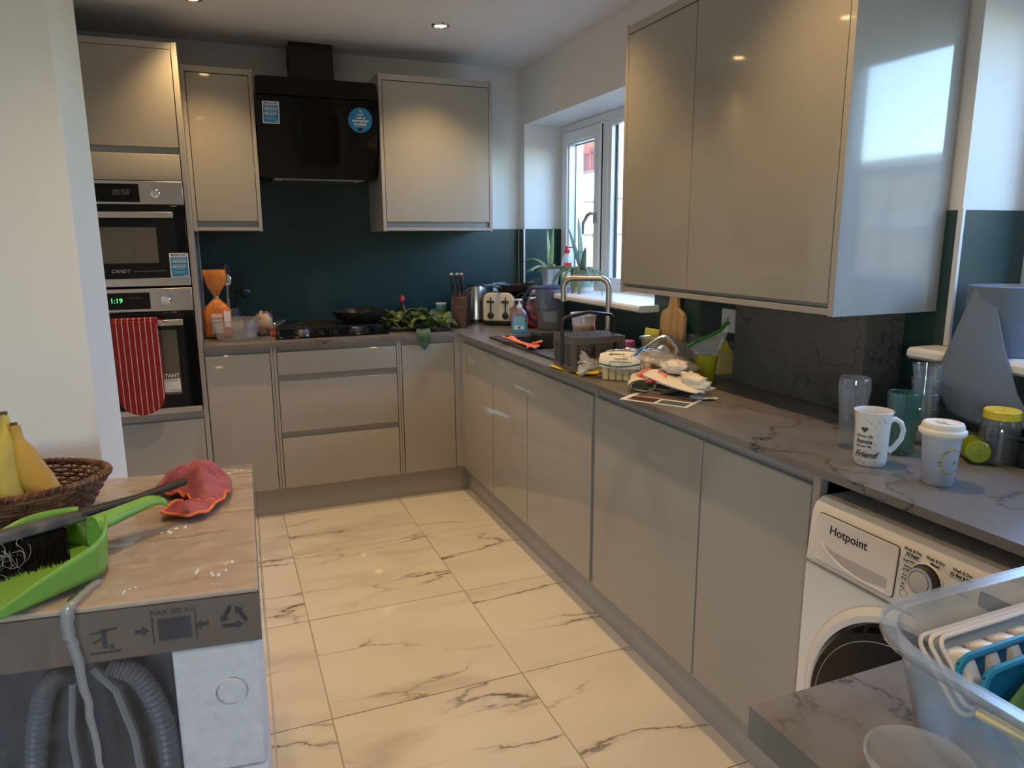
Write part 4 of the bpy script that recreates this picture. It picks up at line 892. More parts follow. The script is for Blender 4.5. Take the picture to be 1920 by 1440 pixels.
# black spatula lying across the sink corner
t = thing('spatula', 'black spoon lying over the sink rim behind the orange glove', 'spoon', (.34, -.52, ZT+.012))
B().tube([(-.03, .13, .006), (.02, .02, .022), (.06, -.06, .028)], [.008, .007, .007], 8, flat=.6).build('handle', black, t, world=False)
B().sphere((-.045, .165, .008), (.026, .042, .008), 16, 8).build('head', black, t, world=False)
# orange rubber glove
org = noisy(M('coral_rubber', rough=.5), (.80, .16, .06), (.90, .24, .11), 14)
t = thing('rubber_glove', 'coral orange rubber glove draped over the front edge of the sink', 'glove', (.115, -.66, ZT+.010))
def strip(p, w_, n=20, wob=.3, seed=0):
    P = [Vector(q) for q in p]
    def fn(u, v):
        f = v*(len(P)-1); i = min(int(f), len(P)-2); k = f-i; c = P[i].lerp(P[i+1], k); d = (P[i+1]-P[i]).normalized(); s_ = Vector((-d.y, d.x, 0))
        ww = w_[i]*(1-k)+w_[i+1]*k
        return c+s_*(u-.5)*2*ww+Vector((0, 0, .014*wob*math.sin(u*PI*3+v*5+seed)+.012*wob*noise.noise(Vector((u*4, v*6, seed)))))
    return B().grid(fn, 12, n)
b = strip([(-.035, .165, .020), (-.04, .13, .022), (-.03, .09, .014), (-.015, .04, .006), (-.012, -.02, .008), (-.015, -.08, .013), (-.025, -.13, .015), (-.045, -.175, .014)], [.030, .036, .026, .020, .019, .022, .030, .028])
for p in b.v: p.z = max(p.z, .004)
b.build('cuff_and_palm', org, t, world=False, solid=.003, sub=1, ang=3)
b = strip([(-.025, -.11, .020), (.005, -.125, .030), (.02, -.130, .034)], [.012, .009, .006], 6, .3); b.build('finger', org, t, world=False, solid=.004, sub=1, ang=3)
# soap dispenser
t = thing('soap_dispenser', 'clear pump bottle of blue hand soap at the sink corner', 'soap bottle', (.285, -.155, ZT))
cb_ = clear('bottle_clear', milky=.12, gloss=.10, rough=.05)
def oval(prof, name, mat, par, sy=.62, seg=32, **k): return B().lathe(prof, seg=seg, sy=sy).build(name, mat, par, world=False, **k)
t.rotation_euler = (0, 0, -.45)
oval([(0, 0), (.044, 0), (.046, .006), (.046, .085), (.038, .115), (.020, .132), (.014, .136)], 'bottle', cb_, t)
oval([(0, .003), (.0435, .003), (.0435, .052), (0, .052)], 'liquid', M('soap_blue', (.04, .42, .58), .2), t)
B().box(-.030, -.0305, .020, .030, -.0292, .090).build('label_print', M('label_teal', (.16, .45, .55), .4), t, world=False)
B().box(-.026, -.0318, .022, .026, -.0306, .040).build('label_print', stickwhite, t, world=False)
B().box(-.006, -.0325, .026, .008, -.0319, .035).build('label_print', ink, t, world=False)
B().lathe([(.0145, .134), (.0145, .150), (.006, .152), (.006, .172), (.016, .174), (.016, .182), (0, .183)], seg=20).box(-.040, -.006, .174, -.010, .006, .181).build('pump', white, t, world=False)
# water filter jug
blu = clear('jug_blue', tint=(.55, .64, .86), milky=.50, gloss=.08, rough=.08, white=(.40, .50, .80)); grc = clear('jug_clear', tint=(.88, .90, .94), milky=.14, gloss=.10, rough=.04)
t = thing('water_filter_jug', 'clear water filter jug with blue funnel and looped handle beside the sink', 'water jug', (.500, -.095, ZT), rz=-.42)
B().lathe([(0, .002), (.068, .002), (.074, .01), (.080, .12), (.090, .225), (.092, .228)], seg=40, sy=.74).build('jug', grc, t, world=False, solid=.002)
B().lathe([(0, .105), (.050, .105), (.060, .118), (.074, .122), (.084, .222)], seg=40, sy=.72).build('funnel', blu, t, world=False)
B().lathe([(0, .045), (.040, .045), (.045, .055), (.045, .104), (0, .104)], seg=28, sy=.9).build('filter_cartridge', M('filter_white', (.62, .64, .68), .4), t, world=False)
B().lathe([(.093, .226), (.094, .234), (.085, .240), (.05, .247), (0, .249)], seg=40, sy=.75).build('lid', M('lid_blue', (.035, .045, .12), .3), t, world=False)
B().tube([(-.082, 0, .235), (-.12, 0, .225), (-.148, 0, .185), (-.150, 0, .13), (-.128, 0, .075), (-.085, 0, .035)], [.009, .009, .010, .010, .009, .007], 12).build('handle', M('handle_blueblack', (.02, .022, .05), .3), t, world=False)
B().tube([(-.090, 0, .21), (-.122, 0, .18), (-.125, 0, .13), (-.10, 0, .08)], .006, 10).build('handle_inner', grc, t, world=False)
B().hexa([(.082, -.02, .19), (.118, -.004, .232), (.118, .004, .232), (.082, .02, .19), (.085, -.03, .228), (.124, -.006, .245), (.124, .006, .245), (.085, .03, .228)]).build('spout', blu, t, world=False)
# red net bag of onions
t = thing('onion_bag', 'red plastic bag of onions between the toaster and the filter jug', 'bag', (.430, .07, ZT))
on = noisy(M('onion_red', rough=.35), (.30, .03, .05), (.50, .10, .10), 9)
for k, (x, y, z, r) in enumerate(((-.05, 0, .034, .034), (.015, -.035, .036, .036), (.03, .03, .034, .033), (-.01, .01, .085, .034))): B().sphere((x, y, z), (r, r, r*.93), 20, 12, .06, 3, k).build('onion', on, t, world=False)
B().sphere((-.01, 0, .068), (.098, .075, .070), 28, 16, .25, 4, 2).build('bag', clear('bag_red', tint=(1, .72, .72), milky=.22, gloss=.14, rough=.1, white=(.85, .35, .35), wr=.9, wscale=26), t, world=False)
for o in t.children:
    if o.name.startswith('bag'): o.location.z = .004
# foil food pack standing behind the onions
t = thing('foil_pack', 'silvery blue foil food packet leaning on the toaster side', 'packet', (.52, .20, ZT))
b = B().grid(lambda u, v: Vector(((u-.5)*.14, .02*math.sin(u*PI)+.004*noise.noise(Vector((u*6, v*6, 1))), .002+v*.165)), 16, 16); b.xf(Matrix.Rotation(-.45, 4, 'Z')).build('packet', M('foil_blue', (.45, .55, .62), .22, .8), t, world=False, solid=.012, sub=1)
# ice-cream tub with brown contents
t = thing('plastic_tub', 'white round tub half full of brown sauce behind the cutlery basket', 'tub', (.420, -.645, ZT+.0095))
B().lathe([(0, 0), (.046, 0), (.050, .006), (.061, .128), (.060, .130)], seg=40).build('tub', clear('tub_white', milky=.45, gloss=.05, rough=.2, white=(.86, .84, .80)), t, world=False)
B().lathe([(.0605, .124), (.066, .124), (.067, .136), (.063, .138), (.061, .132)], seg=40).build('rim', white, t, world=False)
B().lathe([(0, .004), (.046, .004), (.054, .078), (.03, .080), (0, .076)], seg=32).build('sauce', noisy(M('brown_sauce', rough=.3), (.30, .15, .05), (.55, .36, .17), 16), t, world=False)
# --- grey cutlery basket with carry handle
gp_ = M('basket_grey', (.13, .122, .114), .5)
t = thing('cutlery_basket', 'grey plastic dishwasher cutlery basket with a black carry handle', 'cutlery basket', (.110, -1.282, ZT+.010))
cx, cy = .110, -1.282; hx, hy, hh = .110, .084, .118; b = B(); zb = ZT+.010
def wallgrid(p0, p1, nv, nh, t_=.003):
    p0 = Vector(p0); p1 = Vector(p1); d = p1-p0; Ln = d.length; d.normalize(); n_ = Vector((d.y, -d.x, 0))*t_*.5
    def bar(a, c, z0, z1): b.hexa([p0+d*a-n_+Vector((0, 0, z0)), p0+d*c-n_+Vector((0, 0, z0)), p0+d*c+n_+Vector((0, 0, z0)), p0+d*a+n_+Vector((0, 0, z0)), p0+d*a-n_+Vector((0, 0, z1)), p0+d*c-n_+Vector((0, 0, z1)), p0+d*c+n_+Vector((0, 0, z1)), p0+d*a+n_+Vector((0, 0, z1))])
    bar(0, Ln, 0, .016); bar(0, Ln, hh-.020, hh); bar(0, .012, .016, hh-.020); bar(Ln-.012, Ln, .016, hh-.020)
    for k in range(1, nv): x = Ln*k/nv; wv = .0038 if k % 4 else .010; bar(x-wv/2, x+wv/2, .016, hh-.02)
    for k in range(1, nh): z = .016+(hh-.036)*k/nh; bar(.012, Ln-.012, z-.0018, z+.0018)
cs_ = [(cx-hx, cy-hy, zb), (cx+hx, cy-hy, zb), (cx+hx, cy+hy, zb), (cx-hx, cy+hy, zb)]
for k, nv in ((0, 16), (1, 12), (2, 16), (3, 12)): wallgrid(cs_[k], cs_[(k+1) % 4], nv, 7)
b.box(cx-hx, cy-hy, zb, cx+hx, cy+hy, zb+.003)
for q in (-.055, .0, .055): b.box(cx+q-.0015, cy-hy+.004, zb+.003, cx+q+.0015, cy+hy-.004, zb+hh-.012)
b.box(cx-hx+.004, cy-.0015, zb+.003, cx+hx-.004, cy+.0015, zb+hh-.012)
b.build('basket', gp_, t, smooth=False)
b = B(); zl = zb+hh+.001
for k in range(17): x = cx-hx+.004+k*(2*hx-.008)/16; b.box(x-.0015, cy-hy, zl, x+.0015, cy+hy, zl+.0035)
for k in range(7): y = cy-hy+.003+k*(2*hy-.006)/6; b.box(cx-hx, y-.002, zl+.0005, cx+hx, y+.002, zl+.0042)
b.build('grid_lid', gp_, t, smooth=False)
hz = zb+hh+.0055; x0, x1 = cx-hx+.006, cx+hx-.014
pth = [(x0-.012, cy, zb+.01), (x0-.012, cy, hz+.045)]+[(x0-.012+.028*(1-math.cos(a)), cy, hz+.045+.026*math.sin(a)) for a in (.4, .8, 1.2, 1.55)]+[((x0+x1)/2, cy, hz+.085)]+[(x1+.012-.028*(1-math.cos(a)), cy, hz+.045+.028*math.sin(a)) for a in (1.55, 1.2, .8, .4)]+[(x1+.014, cy, hz+.04), (x1+.014, cy, zb+.01)]
pth = [(p[0], p[1]-.0, p[2]) for p in pth]
hb_ = B().tube(pth, .0085, 10, flat=.8); hb_.build('carry_handle', M('handle_plum', (.030, .024, .038), .35), t)
B().box(cx-.035, cy-hy-.006, zb+.055, cx-.022, cy-hy-.002, zb+.095).build('clip', black, t, bev=.002); B().box(cx+.055, cy-hy-.006, zb+.06, cx+.068, cy-hy-.002, zb+.10).build('clip', black, t, bev=.002)
tc, _ = poly_cloth('cleaning_cloth', [(-.018, -1.20), (.03, -1.19), (.16, -1.21), (.20, -1.36), (.10, -1.40), (.05, -1.43), (.0, -1.40), (.01, -1.36)], lambda x, y, t_: ZT+.0045+.002*math.sin(x*60+y*40), noisy(M('cloth_yellow', rough=.9), (.75, .52, .05), (.85, .65, .10), 30, bs=.5), thick=.003)
tag(tc, 'yellow cleaning cloth trapped under the grey cutlery basket', 'cloth')
# pink cup, small pot with sponge
lathe_thing('cup', 'small pink plastic cup upside down behind the cutlery basket', 'cup', (.375, -1.13, ZT), [(0, .075), (.026, .075), (.029, .072), (.034, .0), (.032, 0), (.027, .07)], M('pink_plastic', (.60, .16, .36), .4))
lathe_thing('pot', 'small grey plastic pot holding a green sponge by the wall', 'pot', (.500, -1.12, ZT), [(0, 0), (.032, 0), (.038, .062), (.041, .063), (.041, .066), (.036, .066), (.031, .004), (0, .004)], clear('pot_grey_clear', milky=.5, white=(.4, .38, .37)))
t = thing('sponge', 'green-backed yellow sponge tilted in the small grey pot', 'sponge', (.505, -1.10, ZT+.03)); mt = Matrix.Rotation(.18, 4, 'Y') @ Matrix.Rotation(.5, 4, 'Z')
B().box(-.013, -.034, 0, -.002, .034, .085).xf(mt).build('foam', M('sponge_yellow', (.72, .66, .12), .95), t, world=False, bev=.003); B().box(-.0015, -.034, 0, .006, .034, .085).xf(mt).build('scourer', M('scourer_green', (.02, .07, .035), .95), t, world=False, bev=.001)
# chopping board leaning on the wall
wood = noisy(M('board_wood', rough=.5), (.42, .25, .11), (.60, .40, .21), 3, sc=(1, 9, .6))
t = thing('chopping_board', 'wooden paddle chopping board leaning against the green wall', 'chopping board', (.565, -1.185, ZT))
pts = [(-.085, 0), (.085, 0), (.085, .165), (.078, .185), (.058, .198), (.034, .208), (.026, .235), (.028, .300), (.020, .316), (0, .322), (-.020, .316), (-.028, .300), (-.026, .235), (-.034, .208), (-.058, .198), (-.078, .185), (-.085, .165)]
B().prism(pts, 'x', -.010, .010).xf(Matrix.Rotation(.045, 4, 'Y')).build('board', wood, t, world=False, bev=.004, segs=2)
for o in t.children: o.location = (-.012, 0, .001)
# clear storage box with odds and ends
t = thing('storage_box', 'clear plastic storage box full of bags against the wall', 'storage box', (.465, -1.48, ZT))
def tray(hx_, hy_, h_, r, tp, name, mat, par, lip=.006, rz=0, loc=(0, 0, 0), th=.002):
    def ring(ax, ay, rr_, z, n=6):
        out = []
        for sx_, sy_, a0 in ((1, -1, -90), (1, 1, 0), (-1, 1, 90), (-1, -1, 180)):
            for k in range(n+1): a = math.radians(a0+90*k/n); out.append(Vector((sx_*(ax-rr_)+rr_*math.cos(a), sy_*(ay-rr_)+rr_*math.sin(a), z)))
        return out
    rings = [ring(hx_-tp-r*.3, hy_-tp-r*.3, r, .0), ring(hx_-tp, hy_-tp, r, .010), ring(hx_, hy_, r, h_), ring(hx_+lip, hy_+lip, r+lip, h_+.001), ring(hx_+lip, hy_+lip, r+lip, h_-.006)]
    n_ = len(rings[0]); vs = sum(rings, []); fs = [tuple(range(n_))[::-1]]
    for i in range(len(rings)-1):
        for k in range(n_): k2 = (k+1) % n_; fs.append((i*n_+k, i*n_+k2, (i+1)*n_+k2, (i+1)*n_+k))
    return B().add(vs, fs).xf(rot_to(loc, 0, 0, rz)).build(name, mat, par, world=False, solid=th)
tray(.115, .225, .108, .02, .012, 'box', clear('box_plastic', milky=.10, gloss=.07, rough=.08), t)
def crumple(name, label, cat, loc, rad, mat, amp=.35, fq=3, seed=1, group=None):
    o = B().sphere((0, 0, rad[2]), rad, 28, 18, amp, fq, seed).build(name, mat, world=False, ang=3); o.location = loc; return tag(o, label, cat, group)
filmw = clear('film_white', milky=.35, gloss=.15, rough=.12, wr=1.0, wscale=22, streak=.3)
crumple('plastic_bag', 'crumpled clear bag inside the storage box, next to the chopping board', 'bag', (.45, -1.36, ZT+.006), (.075, .08, .050), filmw, seed=4)
crumple('packet', 'dark red snack packet inside the storage box', 'packet', (.46, -1.56, ZT+.006), (.07, .06, .035), M('packet_dark', (.16, .03, .02), .3), seed=7)
o = B().hexa([(-.06, -.03, 0), (.05, -.04, 0), (.06, .03, 0), (-.05, .04, 0), (-.02, -.006, .125), (-.005, -.008, .127), (-.003, .004, .127), (-.018, .006, .125)]).build('packet', M('packet_yellow', (.70, .48, .03), .35), world=False, bev=.006); o.location = (.49, -1.62, ZT+.012); tag(o, 'yellow pointed packet sticking out of the storage box', 'packet')
# yellow cup with a folded bag of green stuff
t = thing('measuring_cup', 'translucent yellow-green cup in front of the storage box', 'cup', (.335, -1.712, ZT))
B().lathe([(0, 0), (.027, 0), (.029, .004), (.039, .100), (.040, .103), (.037, .100), (.028, .006), (0, .006)], seg=32).build('cup', clear('cup_lime', tint=(.85, .85, .15), milky=.66, gloss=.05, rough=.15, white=(.82, .80, .06)), t, world=False)
t = thing('freezer_bag', 'clear zip bag with a green seal stuffed in the yellow-green cup', 'bag', (.335, -1.712, ZT+.05))
def zb_fn(u, v):
    x = (u-.5)*(.060+.075*v); z = v*.140+.035*v*(u-.2)+(u-1)*.060*v; return Vector((x*.6+.010*v, -x*.8+.012*math.sin(v*7+u*6)*(v), z+.006*noise.noise(Vector((u*5, v*5, 2)))))
zb_ = B().grid(zb_fn, 14, 16); zb_.build('bag', clear('zip_film', milky=.22, gloss=.14, rough=.1, wr=.8, wscale=30), t, world=False, solid=.010)
B().tube([zb_fn(u/10, 1)+Vector((-.001, 0, -.002)) for u in range(11)], .0125, 8, flat=.5).build('green_seal', M('seal_green', (.03, .22, .02), .3), t, world=False)
# --- bag of bread with label
t = thing('bread_bag', 'clear bag of sliced bread with a white label in front of the cutlery basket', 'bread bag', (.130, -1.528, ZT), rz=-.72); breadbag = t
bread = noisy(M('bread_slice', rough=.8), (.72, .50, .26), (.86, .68, .42), 14)
ax = Vector((.82, -.57, 0))
for k in range(7):
    b = B(); pts = [(-.042, .0), (.042, .0), (.045, .05), (.040, .074), (.02, .082), (-.02, .082), (-.040, .074), (-.045, .05)]; b.prism(pts, 'x', -.065+k*.021, -.0455+k*.021); b.build('bread_slice', bread, t, world=False, bev=.004)
bf = clear('bread_film', milky=.14, gloss=.16, rough=.08, wr=.8, wscale=28, white=(.9, .88, .82), streak=.3)
b = B().sphere((0, 0, 0), (.098, .056, .050), 32, 20, .16, 4, 9)
for p in b.v: p.z = max(.001, p.z+.047)
b.build('bag', bf, t, world=False, ang=3)
b = B()
for k in range(9): a = 2*PI*k/9; b.grid(lambda u, v, a=a: Vector((-.088-.055*v, (.008+.034*v*u)*math.cos(a+u*.8), .042+(.008+.036*v*u)*math.sin(a+u*.8)+.004*math.sin(v*9+a))), 4, 8)
b.build('twisted_end', clear('twist_film', milky=.45, gloss=.18, rough=.12, wr=1, wscale=40), t, world=False, ang=3)
lab = M('label_cream', (.84, .80, .70), .5)
def labfn(u, v):
    x = -.075+.125*u; a = -.1+1.15*v; r_ = (1-(x/.115)**2)**.5; return Vector((x, -.0585*r_*math.cos(a), .047+.053*r_*math.sin(a)))
B().grid(labfn, 14, 10).build('label_print', lab, t, world=False)
def lw(u0, v0, sc_): return lambda x, y, z: labfn(u0+x*sc_, v0+y*sc_*.95)+Vector((0, -.0012-z, .0005))+Vector((0, 0, 0))
Mrot = Matrix.Rotation(0, 4, 'Z')
for s_, sz, u0, v0, sh in (('Bakery', .016, .42, .78, .3), ('SLICED', .011, .55, .50, 0), ('WHOLEMEAL', .010, .55, .34, 0)):
    o = text(s_, sz, (0, 0, 0), (1, 0, 0), (0, 0, 1), ink, t, shear=sh, warp=None, bold=.0003)
    for v in o.data.vertices:
        q = v.co+wpos(t); p = labfn(u0+q.x*9, v0+q.z*9); n_ = Vector((p.x*.1, p.y, p.z-.047)).normalized(); v.co = p+n_*.0015
B().tube([labfn(u/14, .10+.16*abs(u/14-.45)**2*4)+Vector((0, -.0015, 0)) for u in range(15)], .0022, 6).build('green_line', M('label_green', (.02, .12, .06), .5), t, world=False)
breadbag.scale = (1.18, 1.1, 1.12)
# foil trays
foil = M('foil', (.78, .75, .68), .22, 1)
t = thing('foil_tray', 'corrugated aluminium foil tray tilted up on the heap of packaging', 'foil tray', (.218, -1.548, ZT+.058))
def ftray(n_=96):
    def ring(ax_, ay, rr_, z, wav=0):
        out = []
        for k in range(n_):
            a = 2*PI*k/n_; e = .45; ca, sa = math.cos(a), math.sin(a); q = 1+wav*math.cos(a*24)
            out.append(Vector((ax_*math.copysign(abs(ca)**e, ca)*q, ay*math.copysign(abs(sa)**e, sa)*q, z)))
        return out
    rs = [ring(.001, .001, 0, 0), ring(.075, .040, 0, 0), ring(.082, .046, 0, .004, .02), ring(.096, .058, 0, .034, .02), ring(.099, .061, 0, .036), ring(.106, .068, 0, .037), ring(.107, .069, 0, .034)]
    vs = sum(rs, []); fs = []
    for i in range(len(rs)-1):
        for k in range(n_): fs.append((i*n_+k, i*n_+(k+1) % n_, (i+1)*n_+(k+1) % n_, (i+1)*n_+k))
    return B().add(vs, fs)
fa = Vector((.72, -.29, .62)).normalized(); fn_ = Vector((-.42, -.72, .42)); fn_ = (fn_-fa*fn_.dot(fa)).normalized(); fb = fn_.cross(fa)
ftray().xf(Matrix(((fa.x, fb.x*.72, fn_.x, 0), (fa.y, fb.y*.72, fn_.y, 0), (fa.z, fb.z*.72, fn_.z, 0), (0, 0, 0, 1)))).build('tray', foil, t, world=False, ang=1.2)
# rolled cream tablecloth with black edge
crm = noisy(M('cream_cloth', rough=.9), (.68, .62, .46), (.78, .73, .60), 20, bs=.3)
t = thing('table_mat', 'rolled cream table mat with black edging under the papers', 'table mat', (.085, -1.715, ZT))
def roll(u, v):
    th = u*2*PI*1.35; r_ = .030-.008*u; Ln = .15
    return Vector(((v-.5)*Ln, r_*math.cos(th)*1.5+.004*math.sin(v*6), .026+r_*.70*math.sin(th)))
rm = Matrix.Rotation(1.02, 4, 'Z')
B().grid(roll, 60, 12).xf(rm).build('cloth', crm, t, world=False, solid=.004, sub=1, ang=3)
for e in (0, 1): B().tube([rm @ roll(u/50, e) for u in range(51)], .0013, 6).build('black_edge', ink, t, world=False)
b = B().box(-.05, -.02, .002, .12, .055, .012).box(-.03, -.03, .0125, .13, .05, .020); b.xf(Matrix.Translation((.03, -.08, 0)) @ Matrix.Rotation(.3, 4, 'Z')).build('folded_end', M('mat_fold', (.22, .17, .12), .9), t, world=False, bev=.003)
# red printed pouch
redp = noisy(M('pouch_red', rough=.35), (.55, .05, .03), (.75, .28, .20), 24, lo=.42, hi=.58)
o, _ = poly_cloth('food_pouch', [(.085, -1.665), (.125, -1.685), (.120, -1.80), (.075, -1.82), (.050, -1.76)], lambda x, y, t_: ZT+.050+.022*(1-t_)+.005*math.sin(x*120)-(.10-x)*.25, redp, thick=.006)
tag(o, 'red printed food pouch on the rolled cream table mat', 'packet')
# zip bag with blue line
t = thing('freezer_bag', 'clear freezer bag with a blue zip strip on the heap of papers', 'bag', (.19, -1.70, ZT+.06))
def zf(u, v): return Vector(((u-.5)*.15, (v-.5)*.21, .035*math.sin(u*PI)*math.sin(.4+v*2.4)+.035+.006*noise.noise(Vector((u*6, v*6, 5)))-.03*(1-v)+.02*(v-.5)))
mz = Matrix.Rotation(.65, 4, 'Z')
B().grid(zf, 20, 24).xf(mz).build('bag', clear('zip_film_b', milky=.20, gloss=.16, rough=.08, wr=.8, wscale=26, streak=.2), t, world=False, solid=.006)
B().tube([mz @ (zf(u/12, .93)+Vector((0, 0, .006))) for u in range(13)], .0055, 6, flat=.5).build('blue_zip', M('zip_blue', (.01, .13, .42), .35), t, world=False)
# envelope / booklet and vinyl gloves
t = thing('booklet', 'open cream booklet lying on top of the papers', 'booklet', (.135, -1.84, ZT+.03))
def bk(u, v): return Vector(((u-.5)*.20, (v-.5)*.11, .030*(1-u)**1.6+.010*math.sin(v*PI)*(1-u)+.002))
mb = Matrix.Rotation(-1.22, 4, 'Z')
B().grid(bk, 16, 10).xf(mb).build('cover', M('paper_cream', (.80, .74, .64), .7), t, world=False, solid=.0015)
b = B().grid(lambda u, v: bk(u, v)+Vector((.002, .003, -.0065*(1.2-u))), 16, 10); b.xf(mb).build('pages', paper, t, world=False, solid=.003)
crumple('vinyl_glove', 'crumpled white vinyl glove on the booklet, nearest the marble boxing', 'glove', (.175, -1.865, ZT+.016), (.036, .070, .028), noisy(M('vinyl_white', rough=.35), (.72, .66, .58), (.82, .78, .72), 9), .45, 3.2, 12)
crumple('vinyl_glove', 'crumpled white vinyl glove on the freezer bag, further from the marble boxing', 'glove', (.165, -1.775, ZT+.062), (.045, .040, .020), MC['vinyl_white'], .4, 3.0, 21)
t = thing('leaflet', 'glossy printed leaflet sticking out under the booklet towards the worktop edge', 'leaflet', (.06, -1.88, ZT), rz=-1.0)
B().box(-.12, -.07, .0003, .10, .055, .0022).build('sheet', paper, t, world=False)
B().box(-.10, -.062, .0023, -.01, -.005, .0026).build('photo_print', M('photo_dark', (.10, .05, .04), .3), t, world=False)
B().box(.0, -.062, .0023, .09, -.012, .0026).build('photo_print', M('photo_teal', (.10, .16, .17), .3), t, world=False)
B().box(-.10, .002, .0023, .09, .045, .0026).build('photo_print', M('photo_brown', (.20, .12, .09), .3), t, world=False)
o, _ = poly_cloth('receipt', [(.15, -1.88), (.21, -1.87), (.225, -1.93), (.17, -1.945)], lambda x, y, t_: ZT+.004+.003*math.sin(x*80), paper, thick=.001); tag(o, 'small white paper scrap beside the vinyl glove', 'paper')

# ================================================================== WINDOW SILL
def strap(p0, d, Ln, w_, rise, droop, mat, par, bend=0, name='leaf', nv=12):
    """tapered succulent leaf: starts at p0, heads along d (xy) rising then drooping"""
    p0 = Vector(p0); d = Vector((d[0], d[1], 0)).normalized(); s_ = Vector((-d.y, d.x, 0)); b = B()
    def c_(v): return p0+d*(Ln*(v*.9-.15*v*v*droop))+s_*bend*v*v+Vector((0, 0, rise*v-droop*Ln*v*v*1.1))
    def fn(u, v):
        x = (u-.5)*2; ww = w_*1.3*(1-v)**.6*(.75+.5*min(1, v*4))+.0004; return c_(v)+s_*x*ww+Vector((0, 0, abs(x)**1.5*ww*.7))
    return b.grid(fn, 4, nv).build(name, mat, par, world=False, solid=.003, ang=3)
aloe = noisy(M('aloe_green', rough=.4), (.10, .17, .10), (.20, .27, .17), 12); aloe2 = noisy(M('aloe_light', rough=.4), (.22, .33, .14), (.34, .45, .22), 12)
t = thing('potted_aloe', 'big spidery aloe in a sage green pot with pale base on the sill', 'potted plant', (.680, -.120, 1.1222))
B().lathe([(0, 0), (.062, 0), (.064, .003), (.064, .026)], seg=40).build('pot_base', M('pot_cream', (.62, .55, .45), .6), t, world=False)
B().lathe([(.0645, .0262), (.0655, .125), (.061, .125), (.060, .10), (0, .10)], seg=40).build('pot', M('pot_sage', (.25, .33, .26), .55), t, world=False)
B().lathe([(0, .108), (.059, .104)], seg=24).build('soil', M('soil', (.05, .035, .025), .95), t, world=False)
for (dx, dy, Ln, w_, ri, dr) in ((-.5, .8, .24, .013, .12, .7), (-.6, .5, .30, .012, .10, .30), (-1, .3, .24, .014, .14, 1.0), (-.9, -.1, .18, .014, .13, 1.1), (-.3, -1, .32, .014, .13, .50), (-.1, -1, .34, .012, .10, .55), (.1, -1, .28, .012, .07, .35),
                            (-.5, -.8, .26, .014, .14, 1.0), (-.2, .9, .26, .012, .06, .15), (-.15, .5, .12, .013, .24, .0), (.0, .2, .06, .012, .30, .0), (-.4, .9, .22, .012, .09, .55), (-.7, -.6, .20, .014, .12, 1.2), (-.2, -.6, .10, .012, .15, .1)):
    strap((dx*.012, dy*.012, .105), (dx, dy), Ln, w_, ri, dr, aloe, t)
t = thing('potted_aloe', 'small aloe with a few thin leaves in a ribbed silver pot on the sill', 'potted plant', (.700, .345, 1.1222))
B().lathe([(0, 0), (.045, 0)]+[(.046+.0125*(k/16)+(.0012 if k % 2 else 0), .003+.105*k/16) for k in range(17)]+[(.061, .110), (.058, .111), (.055, .09), (0, .09)], seg=40).build('pot', M('zinc', (.48, .52, .55), .35, .6), t, world=False)
for (dx, dy, Ln, w_, ri, dr) in ((-.6, .8, .22, .012, .20, .6), (-.3, -.9, .26, .011, .13, .35), (-.8, -.5, .24, .012, .11, .4), (0, .3, .05, .011, .25, 0), (-.1, -.4, .09, .010, .27, 0), (-.5, .1, .18, .010, .09, .5)):
    strap((dx*.010, dy*.010, .095), (dx, dy), Ln, w_, ri, dr, aloe2, t)
t = thing('washing_up_liquid', 'green washing-up liquid bottle with a red cap between the two plants', 'bottle', (.745, .205, 1.1222), rz=-.3)
oval([(0, 0), (.036, 0), (.038, .006), (.038, .10), (.034, .125), (.035, .15), (.026, .185), (.014, .20), (.012, .215)], 'bottle', clear('bottle_clear2', milky=.25, gloss=.1), t)
oval([(0, .003), (.0365, .004), (.0365, .115), (0, .115)], 'liquid', M('liquid_green', (.03, .55, .10), .2, emit=None), t)
B().box(-.028, -.0250, .030, .028, -.0238, .095).build('label_print', stickwhite, t, world=False); B().box(-.022, -.0248, .125, .022, -.0236, .150).build('label_print', M('label_red', (.70, .05, .04), .4), t, world=False)
B().lathe([(.016, .205), (.017, .225), (.010, .232), (.008, .246), (0, .248)], seg=20).box(.0, -.005, .236, .034, .005, .244).build('cap', MC['cap_red'], t, world=False)
o = B().box(-.05, -.012, 0, .03, .012, .030).xf(Matrix.Rotation(-.2, 4, 'Y')).build('phone_stand', M('grey_block', (.10, .11, .12), .5), world=False, bev=.002); o.location = (.645, .435, 1.1222+.0105); tag(o, 'small dark grey block on the sill left of the silver pot', 'block')
# ================================================================== NEAR WORKTOP
glc = clear('glass_wall', gloss=.10, rough=.01, milky=.02)
def glass(name, label, loc, outer, th, base_t, mat=None, seg=40, flute=0, nf=0, group=None):
    """turned glass with a real wall: outer profile [(r,z)...], wall thickness, base thickness"""
    b = B(); prof = [(0, outer[0][1])]+outer+[(outer[-1][0]-th*.5, outer[-1][1]+.001)]+[(max(r-th, .001), z) for r, z in reversed(outer) if z > base_t]+[(max(outer[0][0]-th, .001)*.9, base_t), (0, base_t)]
    b.lathe(prof, seg=seg, flute=flute, nf=nf); o = b.build(name, mat or tumbler, world=False); o.location = loc; return tag(o, label, 'glass', group)
tmix = clear('thin_glass', tint=(.97, .99, .99), milky=.055, gloss=.09, rough=.02, white=(.80, .84, .90))
glass('pint_glass', 'tall empty clear pint glass standing behind the white mug', (.176, -2.488, ZT+.0005), [(.026, 0), (.0275, .006), (.027, .03), (.029, .07), (.034, .115), (.0365, .140), (.0365, .158), (.0345, .168)], .0022, .012, tmix)
gt = clear('green_glass', tint=(.62, .86, .80), milky=.10, gloss=.09, rough=.03, white=(.25, .48, .44))
